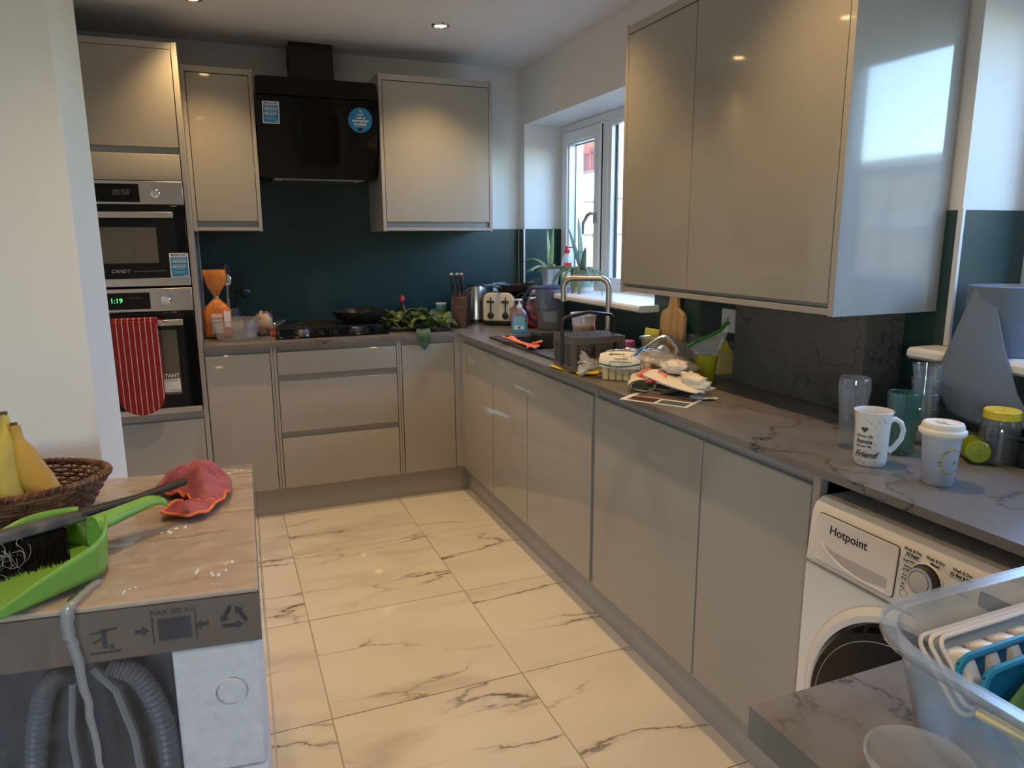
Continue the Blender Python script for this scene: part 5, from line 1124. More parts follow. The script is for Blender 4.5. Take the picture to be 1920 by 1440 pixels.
glass('tumbler', 'ribbed green glass tumbler between the white mug and travel cup', (.240, -2.570, ZT+.0005), [(.0285, 0), (.030, .005), (.0305, .03), (.034, .143)], .0024, .012, gt, 96, .018, 24)
for k in range(4):
    glass('tumbler', ('lowest', 'second lowest', 'second highest', 'topmost')[k]+' clear glass in the stack of four behind the green tumbler', (.352, -2.535, ZT+.0005+k*.034), [(.021, 0), (.0225, .004), (.024, .03), (.0335, .092)], .0020, .010, tmix, group='stacked clear tumblers')
# mug
china = M('china', (.82, .79, .74), .15, coat=.5)
MX, MY = .113, -2.602
t = thing('mug', 'white polka dot mug with auntie lettering and a heart', 'mug', (MX, MY, ZT))
B().lathe([(0, .0), (.031, 0), (.033, .003), (.0345, .015), (.0355, .085), (.0385, .112), (.0405, .1205), (.0395, .1215), (.037, .112), (.033, .085), (.032, .008), (0, .006)], seg=48).build('body', china, t, world=False)
hd = Vector((.86, -.51, 0)); hp = [(.034, .098), (.045, .102), (.058, .094), (.064, .078), (.061, .058), (.048, .038), (.036, .028)]
B().tube([hd*r+Vector((0, 0, z)) for r, z in hp], [.0075, .006, .0055, .0055, .0055, .006, .0075], 12).build('handle', china, t, world=False)
goldk = M('print_brown', (.10, .07, .05), .4)
va = math.atan2(-3.7255-MY, -1.1915-MX)
def mugwarp(a0, z0, R0=.0358):
    def f(x, y, z):
        zz = z0+y; r = .0345+(zz-.015)*.001/.07 if zz < .085 else .0355+(zz-.085)*.0030/.027
        r = max(r, .0350)+.0005+z; a = a0+x/R0; return (MX+r*math.cos(a), MY+r*math.sin(a), ZT+zz)
    return f
ac = va-.42
for s_, sz, z0, sh, bo, da in (('Always My', .0085, .068, .35, .0001, 0), ('Auntie', .0130, .056, 0, .0004, 0), ('Forever My', .0075, .0455, 0, .0001, 0), ('Friend', .0185, .027, .4, .0005, .12)):
    text(s_, sz, (0, 0, 0), (1, 0, 0), (0, 0, 1), goldk, t, shear=sh, bold=bo, warp=mugwarp(ac+da, z0))
def patch(cx_, z0, pts, name, mat):
    f = mugwarp(ac+cx_, z0); vs = [Vector(f(x, y, .0003)) for x, y in pts]+[Vector(f(x, y, -.0006)) for x, y in pts]; n = len(pts)
    B().add(vs, [tuple(range(n)), tuple(range(n, 2*n))[::-1]]+[(i, i+n, (i+1) % n+n, (i+1) % n) for i in range(n)]).build(name, mat, t)
hpts = []
for k in range(16):
    a = 2*PI*k/16; hpts.append((.0075*math.sin(a)**3*1.0, .0068*(13*math.cos(a)-5*math.cos(2*a)-2*math.cos(3*a)-math.cos(4*a))/15))
patch(0, .083, hpts, 'heart_print', goldk)
rnd = random.Random(4)
for da, z in ((.35, .098), (.75, .103), (1.15, .101), (.55, .090), (.78, .070), (.70, .050), (1.22, .048), (.98, .032), (.72, .014), (1.2, .008), (.12, .104), (-.2, .012), (.1, .008), (1.02, .106)):
    patch(da, z, [(.0011*math.cos(q), .0011*math.sin(q)) for q in [x*PI/4 for x in range(8)]], 'dot_print', goldk)
# travel cup
TX, TY = .132, -2.752
t = thing('travel_cup', 'pale blue ceramic travel cup with floral wreath and cream silicone lid', 'travel cup', (TX, TY, ZT))
pb = M('ceramic_blue', (.50, .54, .62), .25, coat=.3)
B().lathe([(0, 0), (.0275, 0), (.029, .002), (.0365, .106), (.035, .108), (0, .108)], seg=48).build('cup', pb, t, world=False)
lidm = M('silicone_cream', (.82, .78, .70), .5)
B().lathe([(.036, .100), (.0405, .102), (.0435, .107), (.0430, .1125), (.040, .115), (.0385, .117), (.0385, .122), (.036, .1265), (.031, .1275), (.0285, .1255), (.0, .1250)], seg=56).build('lid', lidm, t, world=False)
B().lathe([(.012, 0), (.018, .001), (.012, .002), (.006, .001)], (.002, .0, .1255), 24, sx=.5).build('sip_ring', lidm, t, world=False)
ta = math.atan2(-3.7255-TY, -1.1915-TX)+.62
def cupw(a0, z0):
    def f(x, y, z): zz = z0+y; r = .029+.0075*(zz-.002)/.104+.0004+z; a = a0+x/.033; return (TX+r*math.cos(a), TY+r*math.sin(a), ZT+zz)
    return f
cols = [M('petal_yellow', (.70, .62, .15), .5), M('petal_grey', (.16, .16, .18), .5), M('petal_pink', (.50, .33, .25), .5), M('petal_green', (.20, .28, .14), .5)]
rnd = random.Random(9)
for k in range(34):
    a = PI*(.25+1.45*k/33); cx_, cz = .023*math.cos(a)+.004, .026*math.sin(a)+.052; f = cupw(ta, cz); s1 = rnd.uniform(.0016, .0036); th = rnd.uniform(0, PI); pts = []
    for q in range(6): x, y = s1*math.cos(q*PI/3)*1.4, s1*.55*math.sin(q*PI/3); pts.append((cx_+x*math.cos(th)-y*math.sin(th)+rnd.uniform(-.0003, .0003), x*math.sin(th)+y*math.cos(th)))
    vs = [Vector(f(x, y, .0003)) for x, y in pts]+[Vector(f(x, y, -.0008)) for x, y in pts]
    B().add(vs, [tuple(range(6)), tuple(range(6, 12))[::-1]]+[(i, i+6, (i+1) % 6+6, (i+1) % 6) for i in range(6)]).build('petal_print', cols[k % 4 if k % 7 else 0], t)
text('M', .012, (0, 0, 0), (1, 0, 0), (0, 0, 1), cols[1], t, warp=lambda x, y, z: cupw(ta, .050)(x+.010, y, z))
# mason jar
t = thing('mason_jar', 'clear handled drinking jar with a bright yellow screw lid', 'jar', (.378, -2.705, ZT+.0005))
B().lathe([(0, 0), (.036, 0), (.040, .005), (.0405, .03), (.0405, .078), (.037, .093), (.0335, .098), (.033, .112), (.0315, .112), (.0315, .097), (.035, .090), (.0385, .076), (.0385, .012), (.034, .008), (0, .008)], seg=44, flute=.012, nf=4).build('jar', tmix, t, world=False)
hd = Vector((-.80, -.60, 0)); B().tube([hd*r+Vector((0, 0, z)) for r, z in ((.038, .076), (.050, .080), (.058, .070), (.058, .040), (.050, .022), (.038, .020))], .005, 12).build('handle', tmix, t, world=False)
yl = M('lid_yellow', (.78, .60, .05), .3)
B().lathe([(.0355, .100), (.0362, .101), (.0355, .104), (.0362, .107), (.0355, .110), (.0362, .117), (.034, .1195), (.030, .1185), (.005, .1185), (.004, .1175)], seg=44).build('lid', yl, t, world=False)
# lime plastic cup on its side
t = thing('plastic_cup', 'lime green plastic cup lying on its side between travel cup and jar', 'cup', (.300, -2.700, ZT+.026))
lime = clear('lime_plastic', tint=(.7, .8, .1), milky=.72, gloss=.06, rough=.1, white=(.62, .72, .02))
q = Vector((-.62, -.60, .12)).to_track_quat('-Z', 'Y').to_matrix().to_4x4()
B().lathe([(0, 0), (.022, 0), (.0245, .002), (.0250, .008), (.0300, .085), (.0285, .085), (.0235, .006), (0, .005)], seg=36).xf(q).build('cup', lime, t, world=False); B().lathe([(.008, -.0008), (.009, 0), (.008, .0005)], seg=20).xf(q).build('base_ring', M('lime_dark', (.42, .50, .02), .4), t, world=False)
t.location = (.315, -2.705, ZT+.030)
# black tray behind
t = thing('black_tray', 'black plastic tray under the hanging blue paper behind the glasses', 'tray', (.47, -2.80, ZT)); b = B().box(-.09, -.13, 0, .09, .13, .006)
for a in ((-.09, -.13, -.085, .13), (.085, -.13, .09, .13), (-.085, -.13, .085, -.125), (-.085, .125, .085, .13)): b.box(a[0], a[1], .006, a[2], a[3], .055)
b.build('tray', black, t, world=False, bev=.002); B().tube([(-.085, -.12, .057), (-.088, 0, .064), (-.085, .12, .057)], .006, 8).build('rim', black, t, world=False)
# blue paper roll on the sill with a length hanging down
blp = M('paper_blue', (.125, .170, .255), .85); m_ = blp; mp = coords(m_, (1, 1, 1)); wv = N(m_, 'ShaderNodeTexVoronoi', Scale=420); L(m_, mp, 0, wv, 'Vector'); bump(m_, wv, 'Distance', .35, .002)
t = thing('paper_roll', 'large roll of blue paper towel standing on the window sill, end hanging down', 'paper roll', (.622, -2.535, 1.1222))
B().lathe([(.030, 0), (.097, 0), (.0975, .002), (.0975, .163), (.097, .165), (.030, .165), (.030, 0)], seg=64).build('roll', blp, t, world=False)
B().lathe([(.0295, .002), (.0295, .166), (.027, .166), (.027, .002)], seg=32).build('core', M('cardboard_core', (.35, .26, .16), .8), t, world=False)
TL = [(.530, -2.500, 1.283), (.470, -2.500, 1.16), (.440, -2.485, 1.06), (.455, -2.52, .985)]
TR = [(.540, -2.545, 1.270), (.500, -2.610, 1.155), (.460, -2.680, 1.055), (.450, -2.735, .990)]
def sheet(u, v):
    f = v*3; i = min(2, int(f)); k = f-i; a = Vector(TL[i]).lerp(Vector(TL[i+1]), k); c = Vector(TR[i]).lerp(Vector(TR[i+1]), k); p = a.lerp(c, u); return p+Vector((-.030*math.sin(u*PI)*v, 0, -.012*math.sin(u*PI)*v*v))
B().grid(sheet, 24, 30).build('hanging_sheet', blp, t, solid=.0012)
# ================================================================== PENINSULA: bowl of washing-up and deli pot
ZP = .9148
tubm = clear('tub_plastic', tint=(.92, .94, .95), milky=.28, gloss=.06, rough=.2, white=(.68, .72, .74))
t = thing('washing_up_bowl', 'large translucent plastic bowl of wet trays on the peninsula worktop', 'bowl', (-.388, -3.405, ZP))
tray(.220, .172, .106, .075, .018, 'bowl', tubm, t, lip=.014, th=.0028)
B().tube([(-.2345+.006, -.10+k*.02, .096-.002*abs(k-3)) for k in range(8)], .0045, 8).build('rim_chip', M('plastic_yellowed', (.62, .60, .42), .4), t, world=False)
icw = M('tray_white', (.82, .79, .74), .35)
t = thing('ice_tray', 'white stacked ice cube trays standing along the back of the bowl', 'ice tray', (-.395, -3.268, ZP+.046))
mt = rot_to((0, 0, 0), .80, .0, .02)
for k in range(3):
    def rr_(hx_, hy_, r): return [(x, y) for x, y in rrect(-hx_, -hy_, hx_, hy_, r, 5)]
    o2 = rr_(.150-k*.005, .040-k*.004, .012); P_ = [Vector((p[0], p[1], .006+.007*k)) for p in o2]
    B().tube(P_, .0024, 6, closed=True).xf(mt).build('tray_rim', icw, t, world=False)
b = B().box(-.136, -.030, -.002, .136, .030, .010).xf(mt); b.build('tray', M('tray_inner', (.34, .37, .40), .35), t, world=False, bev=.002)
for k in range(8):
    x = -.122+k*.0345; b = B(); vs = [(x-.015, -.022, .011), (x+.015, -.022, .011), (x+.015, .022, .011), (x-.015, .022, .011), (x-.011, -.014, .027), (x+.006, -.016, .023), (x+.010, .012, .029), (x-.009, .016, .029)]
    b.hexa(vs).xf(mt).build('ice_cup', icw, t, world=False, bev=.004, segs=3)
blu1 = M('lid_blue_bright', (.01, .16, .36), .3)
for k, (yy, lab, rr1) in enumerate(((-3.272, 'bright blue plastic lid standing behind another in the bowl', .0), (-3.297, 'bright blue plastic lid in front, beside the green board', .03))):
    t = thing('blue_lid', lab, 'lid', (-.405, yy-.025, ZP+.001), rz=.03+rr1*.5, group='blue lids in the bowl'); P_ = [Vector((x, 0, z)) for x, z in rrect(-.130, .0, .130, .072, .02, 5)]
    mt = rot_to((0, 0, 0), -.22, .0); B().tube(P_, .0042, 8, closed=True).xf(mt).build('rim', M('lid_blue_edge', (.02, .28, .55), .3), t, world=False); B().box(-.128, -.001, .003, .128, .001, .070).xf(mt).build('panel', blu1, t, world=False)
t = thing('chopping_mat', 'leaf green flexible mat curved inside the bowl', 'mat', (-.415, -3.352, ZP+.012)); B().grid(lambda u, v: Vector(((u-.5)*.26, .020*math.sin(u*3)+(v-.5)*.03, .004+v*.060*min(1, .45+u*1.2)+.004*math.sin(u*2.5))), 24, 8).build('mat', noisy(M('mat_green', rough=.4), (.06, .16, .03), (.12, .26, .05), 5), t, world=False, solid=.003)
o = B().lathe([(0, 0), (.085, 0), (.09, .01), (.088, .014), (0, .012)], seg=40, sx=1.25).build('plate', M('plate_dark', (.07, .09, .08), .2), world=False); o.location = (-.36, -3.42, ZP+.008); tag(o, 'dark green plate lying in the bottom of the bowl', 'plate')
t = thing('deli_pot', 'small round clear plastic pot, empty, at the bottom edge beside the bowl', 'pot', (-.672, -3.357, ZP+.0005))
B().lathe([(0, .0), (.033, 0), (.035, .003), (.041, .050), (.0435, .051), (.0435, .0545), (.0405, .0545), (.0335, .005), (0, .003)], seg=48).build('pot', clear('deli_plastic', milky=.26, gloss=.10, rough=.12, white=(.8, .8, .8)), t, world=False)
# ================================================================== WRAPPED APPLIANCE ON THE LEFT
ZTOP = .905; FR, FL_, BR, BL = Vector((-1.176, -2.668, 0)), Vector((-1.86, -2.585, 0)), Vector((-1.160, -2.045, 0)), Vector((-1.83, -1.985, 0))
def Q(u, v, z): return (FL_.lerp(FR, u)).lerp(BL.lerp(BR, u), v)+Vector((0, 0, z))     # u: left..right, v: near..far
def qbox(b, u0, u1, v0, v1, z0, z1): return b.hexa([Q(u0, v0, z0), Q(u1, v0, z0), Q(u1, v1, z0), Q(u0, v1, z0), Q(u0, v0, z1), Q(u1, v0, z1), Q(u1, v1, z1), Q(u0, v1, z1)])
t = thing('packed_appliance', 'film-wrapped new appliance with cardboard lid and white foam corners', 'packed appliance', (-1.5, -2.33, 0))
card = noisy(M('cardboard', rough=.8), (.52, .405, .31), (.56, .445, .35), 5); cards = M('cardboard_side', (.20, .155, .125), .85)
qbox(B(), 0, 1, 0, 1, .892, ZTOP-.004).build('carton_top', card, t, bev=.003)
b = B(); qbox(b, 0, 1, 0, .012, .815, .891); qbox(b, .988, 1, .0125, 1, .815, .891); qbox(b, 0, .987, .988, 1, .815, .891); b.build('carton_flap', noisy(M('cardboard_shaded', rough=.8), (.15, .112, .088), (.19, .142, .112), 5), t)  # same cardboard as the top; shade and film darkening put into its colour
foamw = noisy(M('polystyrene', rough=.7), (.74, .77, .83), (.82, .85, .90), 60, bs=.15, bd=.001)
for z0, z1 in ((.60, .812), (.345, .597), (.06, .342)):
    qbox(B(), .815, .992, .008, .30, z0, z1).build('foam_corner', foamw, t, bev=.006)
qbox(B(), .93, .992, .305, .985, .06, .812).build('foam_side', foamw, t, bev=.004); qbox(B(), .0, .10, .01, .98, .06, .812).build('foam_side', foamw, t, bev=.004)
for zc in (.735, .52, .27):
    c = Q(.925, .0, zc); R_ = (Q(1, 0, 0)-Q(0, 0, 0)).normalized(); B().tube([c+R_*.022*math.cos(a*PI/12)+Vector((0, -.0005, .022*math.sin(a*PI/12))) for a in range(24)], .0016, 5, closed=True).build('foam_mark', foamw, t)
b = B(); qbox(b, .10, .81, .055, .90, .06, .812); b.build('appliance_back', noisy(M('navy_plastic', rough=.35), (.030, .034, .050), (.040, .045, .062), 4), t, bev=.004)
b = B(); qbox(b, .02, .98, .02, .98, .0, .058); b.build('base_tray', card, t)
hosem = M('hose_grey', (.15, .165, .20), .4)
def hose(pts, r, ribs, name='drain_hose'):
    P_ = [Vector(p) for p in pts]; path = []; 
    for i in range(len(P_)-1):
        p0, p1, p2, p3 = P_[max(i-1, 0)], P_[i], P_[i+1], P_[min(i+2, len(P_)-1)]
        for k in range(ribs): s_ = k/ribs; path.append(.5*((2*p1)+(-p0+p2)*s_+(2*p0-5*p1+4*p2-p3)*s_*s_+(-p0+3*p1-3*p2+p3)*s_**3))
    B().tube(path, [r*(1+(.10 if k % 2 else -.08)) for k in range(len(path))], 12).build(name, hosem, t, smooth=True)
H_ = lambda u, z: Q(u, .022, z)
hose([H_(.69, .80), H_(.745, .775), H_(.782, .70), H_(.787, .60), H_(.775, .47), H_(.75, .33), H_(.73, .2)], .0145, 18)
hose([H_(.61, .80), H_(.57, .775), H_(.540, .70), H_(.525, .60), H_(.53, .47), H_(.55, .3)], .0145, 18)
B().tube([H_(.66, .80), H_(.70, .76), H_(.725, .68), H_(.735, .55), H_(.73, .38)], .007, 8).build('power_cord', M('cord_grey', (.22, .24, .28), .4), t)
B().tube([H_(.62, .78), H_(.605, .70), H_(.61, .60), H_(.625, .47), H_(.64, .36)], .0055, 8).build('inlet_pipe', MC['cord_grey'], t)
c = Q(.68, .052, .53); B().lathe([(0, 0), (.052, 0), (.055, .004), (.05, .012), (.03, .014), (.026, .008), (0, .008)], seg=28).xf(Matrix.Translation(c) @ Matrix.Rotation(PI/2, 4, 'X')).build('access_cap', M('cap_grey', (.10, .11, .14), .4), t)
# printed handling marks on the carton flap
inkb = M('carton_ink', (.035, .035, .045), .8); Rn = (Q(1, 0, 0)-Q(0, 0, 0)).normalized(); Up = Vector((0, 0, 1)); Nf = Rn.cross(Up)
def fp(u, z, d=.001): return Q(u, 0, z)+Nf*d
def fprint(u, z, polys, name):
    b = B(); c = fp(u, z)
    for pts in polys:
        n = len(pts); vs = [c+Rn*x+Up*y for x, y in pts]+[c+Rn*x+Up*y+Nf*.0004 for x, y in pts]; b.add(vs, [tuple(range(n))[::-1], tuple(range(n, 2*n))]+[(i, (i+1) % n, (i+1) % n+n, i+n) for i in range(n)])
    return stuff(b.build(name, inkb, t, smooth=False)) if False else b.build(name, inkb, t, smooth=False)
tri = []
for k in range(3):
    a = 2*PI*k/3+PI/2
    def rt(x, y, a=a): return (x*math.cos(a-PI/2)-y*math.sin(a-PI/2), x*math.sin(a-PI/2)+y*math.cos(a-PI/2))
    tri += [[rt(-.016, .004-.019+.0), rt(.004, -.015), rt(.004, -.009), rt(-.012, -.009)], [rt(.004, -.019), rt(.013, -.012), rt(.004, -.005)], [rt(.017, -.010), rt(.020, -.005), rt(.014, .006), rt(.009, .003)]]
fprint(.945, .857, tri, 'recycling_mark')
fprint(.828, .853, [[(-.022, -.018), (.022, -.018), (.022, .016), (-.022, .016)], [(-.030, -.022), (-.028, -.022), (-.028, .020), (-.030, .020)], [(.028, -.022), (.030, -.022), (.030, .020), (.028, .020)]], 'stacking_mark')
fprint(.765, .853, [[(-.009, -.003), (.001, -.003), (.001, .003), (-.009, .003)], [(.001, -.008), (.009, 0), (.001, .008)]], 'arrow_mark')
fprint(.882, .853, [[(-.001, -.003), (.009, -.003), (.009, .003), (-.001, .003)], [(-.001, .008), (-.009, 0), (-.001, -.008)]], 'arrow_mark')
fprint(.693, .853, [[(-.020, -.026), (.020, -.026), (.020, -.023), (-.020, -.023)], [(-.003, -.018), (.003, -.018), (.003, .012), (-.003, .012)], [(-.018, .004), (.018, .010), (.018, .013), (-.018, .007)], [(.006, -.020), (.012, -.020), (.012, -.013), (.006, -.013)], [(-.014, -.010), (-.003, -.004), (-.003, -.001), (-.016, -.007)]], 'handling_mark')
text('MAX 300 KG', .011, fp(.828, .879), Rn, Up, inkb, t)
# stretch film: wrinkled clear shell round carton and foam
film = clear('stretch_film', milky=.07, gloss=.08, rough=.18, wr=.28, wscale=4, wst=(3, 3.6, 4), streak=.36, white=(.88, .85, .80))
def film_face(fn, nu, nv, name, seed):
    b = B().grid(fn, nu, nv); return b.build(name, film, t, ang=3)
def ftop(u, v):
    p = Q(-.004+1.008*u, -.006+1.012*v, ZTOP); return p+Vector((0, 0, .001+.0022*noise.noise(Vector((p.x*10, p.y*55, 1)))+.0020*noise.noise(Vector((p.x*34, p.y*20, 4)))))
film_face(ftop, 90, 90, 'stretch_film', 1)
def ffront(u, v):
    p = Q(-.004+1.008*u, -.006, 0); z = .04+(ZTOP-.04)*v; return Vector((p.x, p.y, z))+Nf*(.003+.004*noise.noise(Vector((p.x*22, z*14, 7)))-(0 if z > .82 or u > .8 else .010*min(1, (.82-z)*14)))
ffilm = clear('stretch_film_side', milky=.035, gloss=.045, rough=.16, wr=.35, wscale=6, wst=(5, 5, 3), streak=.08, white=(.75, .78, .85)); film_t = film; film = ffilm
film_face(ffront, 70, 70, 'stretch_film', 2)
Nr = Vector((1, 0, 0))
film_face(lambda u, v: Q(1.004, -.006+1.012*u, .04+(ZTOP-.04)*v)+Nr*(.003+.003*noise.noise(Vector((u*14, v*9, 3)))), 50, 60, 'stretch_film', 3)
# frosted tape hanging over the front edge
tape = clear('tape_frosted', milky=.48, gloss=.12, rough=.25, white=(.80, .84, .90))
P_ = [(.672, .12, .9095), (.655, .06, .9095), (.640, .0, .9095), (.634, -.0095, .900), (.632, -.0105, .868), (.640, -.011, .845), (.650, -.012, .76), (.658, -.012, .66), (.668, -.012, .55), (.68, -.012, .42)]
W_ = [.009, .009, .009, .009, .0075, .007, .0055, .004, .003, .002]
vs = []; fs = []
for k in range(len(P_)*4-3):
    f = k/4; i = min(int(f), len(P_)-2); s_ = f-i; a, c = P_[i], P_[i+1]; w_ = W_[i]*(1-s_)+W_[i+1]*s_; p = Q(a[0]*(1-s_)+c[0]*s_, a[1]*(1-s_)+c[1]*s_, a[2]*(1-s_)+c[2]*s_); j = .0016*math.sin(k*2.3)
    vs += [p-Rn*(w_+j)+Nf*.002*(k % 2), p+Rn*(w_-j)]
for k in range(len(vs)//2-1): fs.append((2*k, 2*k+1, 2*k+3, 2*k+2))
B().add(vs, fs).build('tape', tape, t, solid=.0008)
# --- wicker basket
ZC_ = ZTOP+.004
wick = noisy(M('wicker', rough=.45, coat=.2), (.055, .020, .010), (.19, .075, .035), 35); wick2 = noisy(M('wicker_light', rough=.45, coat=.2), (.13, .055, .022), (.28, .13, .06), 35)
BX, BY = -1.608, -2.262; t = thing('wicker_basket', 'oval dark brown woven wicker basket holding bananas', 'basket', (BX, BY, ZC_))
def bk_pt(a, h, dr=0):
    rx, ry = .150+.046*h/.078+dr, .085+.036*h/.078+dr; return Vector((rx*math.cos(a), ry*math.sin(a), .004+h))
rows = 11
for r_ in range(rows):
    n_ = 120; P2 = []
    for k in range(n_): a = 2*PI*k/n_; P2.append(bk_pt(a, .002+.070*r_/(rows-1), .0030*math.sin(a*30+PI*r_)))
    B().tube(P2, .0032, 6, closed=True, flat=1).build('wicker_strand', wick if r_ % 3 else wick2, t, world=False, ang=3)
b = B()
for k in range(60):
    a = 2*PI*k/60; b.tube([bk_pt(a, .0, 0), bk_pt(a+.02, .03, .0), bk_pt(a+.05, .072, .0)], .0022, 5)
stuff(b.build('wicker_stakes', wick2, t, world=False))
B().tube([bk_pt(2*PI*k/80, .076) for k in range(80)], .0055, 8, closed=True).build('rim', wick, t, world=False)
b = B(); n_ = 620
b.tube([bk_pt(2*PI*k/n_, .076)+Vector((math.cos(2*PI*k/n_)*.0058*math.cos(k*.9), math.sin(2*PI*k/n_)*.0058*math.cos(k*.9), .0058*math.sin(k*.9))) for k in range(n_)], .0019, 4, closed=True); b.build('rim_wrap', wick2, t, world=False, ang=3)
B().lathe([(0, .001), (.9, .001)], seg=40, sx=.155, sy=.090).build('base', wick, t, world=False, solid=.003)
ban = noisy(M('banana_skin', rough=.5), (.42, .235, .03), (.55, .35, .06), 7); bant = M('banana_tip', (.10, .07, .03), .7); bang = noisy(M('banana_green', rough=.5), (.38, .33, .07), (.58, .45, .09), 10)
def banana(label, pts, rad, loc, mat):
    t = thing('banana', label, 'banana', loc, group=None); P_ = [Vector(p) for p in pts]; path = []; R_ = []
    for i in range(len(P_)-1):
        p0, p1, p2, p3 = P_[max(i-1, 0)], P_[i], P_[i+1], P_[min(i+2, len(P_)-1)]
        for k in range(6): s_ = k/6; path.append(.5*((2*p1)+(-p0+p2)*s_+(2*p0-5*p1+4*p2-p3)*s_*s_+(-p0+3*p1-3*p2+p3)*s_**3)); R_.append(rad[i]*(1-s_)+rad[i+1]*s_)
    b = B(); seg = 20; prev = None; vs = []; fs = []
    b.tube(path, R_, seg); 
    for i, p in enumerate(path):
        for k in range(seg): a = 2*PI*k/seg; q = b.v[i*seg+k]; b.v[i*seg+k] = p+(q-p)*(1+.055*abs(math.cos(a*2.5))**2)
    b.build('skin', mat, t, world=False, ang=3)
    B().tube([path[0]+(path[0]-path[1]).normalized()*.006, path[0], path[1]], [.0052, .0058, .0060], 10).build('stem_tip', bant, t, world=False)
banana('ripe yellow banana in the wicker basket, right one of the two', [(-.055, .02, .175), (-.052, .015, .150), (-.045, .01, .12), (-.030, 0, .075), (-.005, -.02, .035), (.03, -.04, .020)], [.009, .0105, .022, .030, .029, .016], (-1.495, -2.280, ZC_+.004), ban)
banana('spotted banana with a dark stem, left one of the two in the basket', [(-.065, .02, .190), (-.064, .015, .170), (-.066, .0, .14), (-.068, -.02, .09), (-.062, -.045, .05), (-.045, -.060, .030)], [.0055, .0085, .017, .025, .026, .015], (-1.500, -2.270, ZC_+.008), bang)
# --- dustpan and brush
lg = M('dustpan_green', (.22, .47, .075), .4, coat=.1)
DP = Vector((-1.405, -2.452, ZC_+.004)); ang_ = math.atan2(-.62, -.78)
t = thing('dustpan', 'lime green plastic dustpan lying across the film-wrapped carton', 'dustpan', DP, rz=0)
A_ = Vector((math.cos(ang_), math.sin(ang_), 0)); Ln_ = Vector((-A_.y, A_.x, 0)); 
if Ln_.y > 0: Ln_ = -Ln_       # lateral axis, towards the viewer
def dp(a, l, z): return A_*a+Ln_*l+Vector((0, 0, z))
HW = .092
# floor of the pan, side walls that taper to the mouth, back wall, handle
def fw_(a, q): return HW*(1-.70*max(0, 1-((a-.012)/.205)*3.2)**2)+.012*(a-.012)/.205-.001+(0 if q < 9 else .004)
ot = [(a/1000, 1) for a in (14, 30, 50, 76, 120, 170, 216, 240)]
pts = [dp(a, fw_(a, i_), 0) for i_, (a, _) in enumerate(ot)]+[dp(a, -fw_(a, i_), 0) for i_, (a, _) in reversed(list(enumerate(ot)))]; n = len(pts)
b = B().add(pts+[p+Vector((0, 0, .003)) for p in pts], [tuple(range(n))[::-1], tuple(range(n, 2*n))]+[(i_, (i_+1) % n, (i_+1) % n+n, i_+n) for i_ in range(n)])
b.build('floor_plate', lg, t, world=False, bev=.001)
for sg in (-1, 1):
    def sw(u, v, sg=sg):
        a = .012+.205*u; top = .064*(1-u)**.75+.004; l = sg*(HW*(1-.70*max(0, 1-u*3.2)**2)+.012*u); return dp(a, l+sg*.010*v*(1-u), top*v)
    B().grid(sw, 28, 5).build('side_wall', lg, t, world=False, solid=.0028, ang=3)
B().grid(lambda u, v: dp(.012-.004*v, (u-.5)*2*HW*.30, .052*v), 8, 4).build('back_wall', lg, t, world=False, solid=.0028)
def hnd(u, v):
    a = .014-.125*u; w_ = .017*(1-.45*u); ph = (v-.5)*PI*1.1; return dp(a, w_*math.sin(ph)+.004, .040+.012*u+.018*math.cos(ph)*(1-.4*u)-.022*max(0, u-.75)**2*10)
B().grid(hnd, 20, 12).build('handle', lg, t, world=False, solid=.0035, ang=3)
bk = M('brush_black', (.028, .030, .032), .45); DB = DP+Vector((0, .0, .050))
t = thing('hand_brush', 'black hand brush with dusty bristles resting in the green dustpan', 'brush', DB)
ab = math.atan2(-.40, -.92); A2 = Vector((math.cos(ab), math.sin(ab), 0)); L2 = Vector((-A2.y, A2.x, 0))
def db(a, l, z): return Vector((-.002, .030, 0))+A2*a+L2*l+Vector((0, 0, z))
B().tube([db(-.140, 0, .020), db(-.11, 0, .017), db(-.06, 0, .010), db(-.01, 0, .008), db(.03, 0, .006)], [.0085, .0095, .009, .010, .012], 12, flat=.75).build('handle', bk, t, world=False)
b = B(); b.hexa([db(.02, -.013, -.004), db(.02, .013, -.004), db(.30, .022, -.012), db(.30, -.022, -.012), db(.02, -.010, .012), db(.02, .010, .012), db(.30, .018, .004), db(.30, -.018, .004)]); b.build('stock', noisy(M('brush_dusty', rough=.7), (.04, .042, .045), (.14, .14, .14), 30), t, world=False, bev=.004)
rnd = random.Random(21); b = B()
for k in range(2600):
    a = rnd.uniform(.055, .29); l = rnd.uniform(-.018, .018); d = Vector((rnd.uniform(-.006, .006), rnd.uniform(-.006, .006), 0)); p = db(a, l, -.008); q = db(a, l*2.2, -.047)+d+Vector((0, -.020, 0))
    w_ = A2*.0007; b.add([p-w_, p+w_, q+w_*.6, q-w_*.6], [(0, 1, 2, 3)])
stuff(b.build('bristles', M('bristle_black', (.008, .008, .009), .95, spec=.08), t, world=False, smooth=False))
b = B()
for k in range(110):
    a = rnd.uniform(.10, .29); c = db(a, 0, rnd.uniform(-.045, -.012))+Vector((0, rnd.uniform(-.055, -.025), 0)); r_ = rnd.uniform(.006, .018); n1 = Vector((rnd.uniform(-1, 1), rnd.uniform(-1, 1), rnd.uniform(-1, 1))).normalized(); n2 = n1.orthogonal().normalized(); n3 = n1.cross(n2); a0 = rnd.uniform(0, 6)
    b.tube([c+(n2*math.cos(a0+q*.5)+n3*math.sin(a0+q*.5))*r_*(1+.1*q) for q in range(8)], .00035, 3, ends=False)
stuff(b.build('hair_and_fluff', M('fluff_grey', (.42, .43, .46), .9), t, world=False, smooth=False))
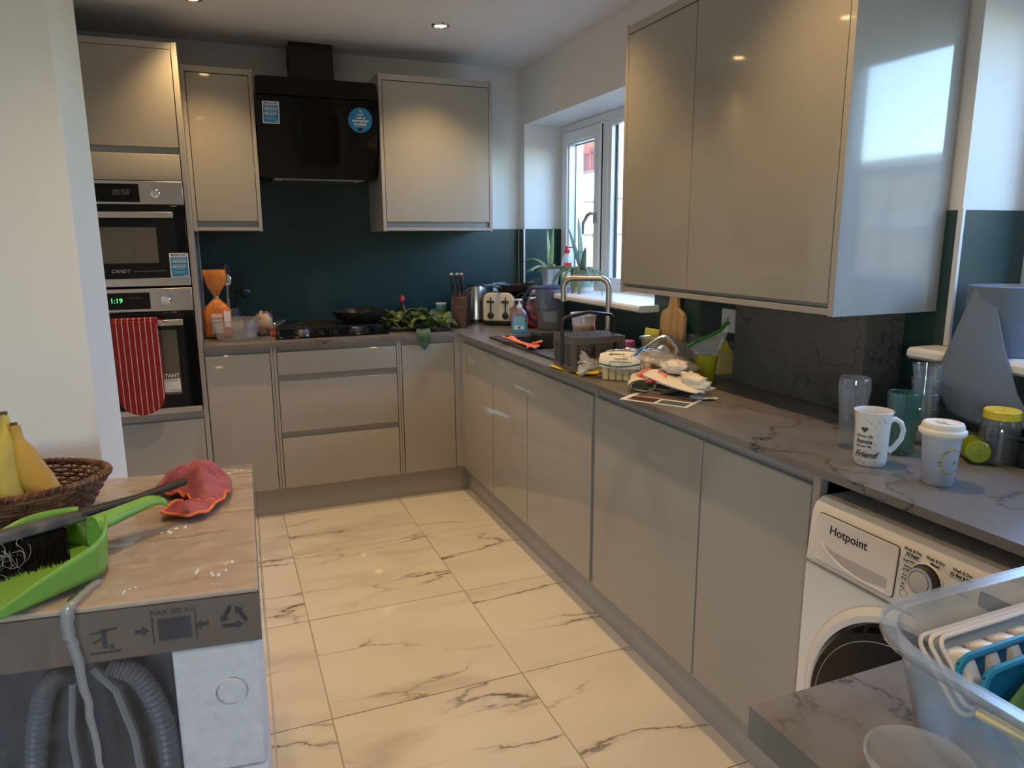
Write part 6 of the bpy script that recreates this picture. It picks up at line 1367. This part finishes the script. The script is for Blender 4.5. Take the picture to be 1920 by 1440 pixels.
# --- pink microfibre cloth
mic = noisy(M('microfibre_pink', rough=.98, spec=.1), (.42, .105, .13), (.55, .18, .20), 14); m_ = mic; mp = coords(m_); vz = N(m_, 'ShaderNodeTexVoronoi', Scale=380); L(m_, mp, 0, vz, 'Vector'); bump(m_, vz, 'Distance', .8, .003)
t = thing('microfibre_cloth', 'crumpled pink microfibre cloth with orange edging on the carton', 'cloth', (-1.27, -2.20, ZC_))
outl = [(-1.345, -2.165), (-1.305, -2.090), (-1.262, -2.068), (-1.225, -2.105), (-1.205, -2.190), (-1.208, -2.255), (-1.228, -2.300), (-1.262, -2.300), (-1.290, -2.250), (-1.325, -2.215)]
def clz(x, y, t_):
    h = .036*max(0, 1-t_**2)**.8; h += (.012*abs(math.sin(x*55+y*38+2*math.sin(y*30)))+.009*abs(math.sin(x*34-y*75+1))-.008)*(.45+.55*(1-t_)); h += .010*noise.noise(Vector((x*26, y*26, 3)))+.004*math.sin(x*160+y*90+5*math.sin(y*60)); return ZC_+.004+max(0, h)
o, edge = poly_cloth('cloth', outl, clz, mic, t, rings=18, seg=90, thick=.004)
o, e2 = poly_cloth('cloth_fold', [(-1.262, -2.250), (-1.228, -2.285), (-1.240, -2.335), (-1.272, -2.368), (-1.300, -2.345), (-1.325, -2.335), (-1.318, -2.300), (-1.290, -2.270)], lambda x, y, t_: ZC_+.004+.010*(1-t_)+.003*math.sin(x*120+y*60)+.003, mic, t, rings=10, seg=50)
ore = noisy(M('edging_orange', rough=.9), (.80, .16, .05), (.92, .28, .12), 60)
B().tube([p+Vector((0, 0, .002)) for p in e2[3:44]], .0030, 7).build('edging', ore, t)
B().tube([p+Vector((0, 0, .003)) for p in edge[46:86]], .0030, 7).build('edging', ore, t)
# small crumbs of foam on the film
b = B(); rnd = random.Random(8)
for x, y in ((-1.195, -2.10), (-1.20, -2.115), (-1.31, -2.42), (-1.27, -2.60), (-1.23, -2.62), (-1.35, -2.63), (-1.295, -2.40), (-1.21, -2.585)):
    for q in range(4): b.sphere((x+rnd.uniform(-.012, .012), y+rnd.uniform(-.008, .008), ZTOP+.006), rnd.uniform(.0012, .0032), 6, 4)
o = stuff(b.build('crumbs', M('foam_crumb', (.85, .84, .80), .8))); tag(o, 'tiny white foam crumbs scattered on the film-wrapped carton', 'crumbs')
# ================================================================== OVEN GLOVE
t = thing('oven_glove', 'red and cream striped padded double oven glove hanging on the lower oven handle', 'oven glove', (-1.573, -.075, .62))
gm = M('glove_stripe', rough=.9); stripes(gm, (.24, .012, .016), (.60, .46, .36), 0, 1/.0235, .86)
def gf(off, dy):
    def f(u, v):
        z = 1.058-.44*v; cx_ = -1.573+.004*math.sin(v*3); hw = .092; vv = max(0, (v-.80)/.20); hw *= math.sqrt(max(0.0, 1-vv**2.2)) if vv < 1 else 0; hw = max(hw, .004)
        x = cx_+(u-.5)*2*hw; th = .010*(1-abs(u-.5)*2)**.4; q = .0022*math.sin(x*180+z*60)*math.sin(z*150-x*40); return Vector((x, dy-th*off-q*off, z))
    return f
B().grid(gf(1, -.080), 40, 60).build('front_pad', gm, t, solid=.003, ang=3); B().grid(gf(-1, -.076), 30, 40).build('back_pad', gm, t, solid=.003, ang=3)
B().grid(lambda u, v: Vector((-1.664+.182*u, -.079+.040*v, 1.059+.008*math.sin(v*PI))), 20, 8).build('top_fold', gm, t, solid=.004)
red = M('glove_red', (.24, .012, .016), .9)
B().tube([(-1.482, -.078, 1.062), (-1.465, -.080, 1.058), (-1.448, -.082, 1.046), (-1.445, -.084, 1.040)], [.007, .006, .006, .004], 8, flat=.4).build('hanging_loop', red, t)
e = [gf(1, -.079)(0, v/20) for v in range(21)]+[gf(1, -.079)(1, v/20) for v in range(20, -1, -1)]
B().tube(e, .0035, 6).build('binding', red, t)
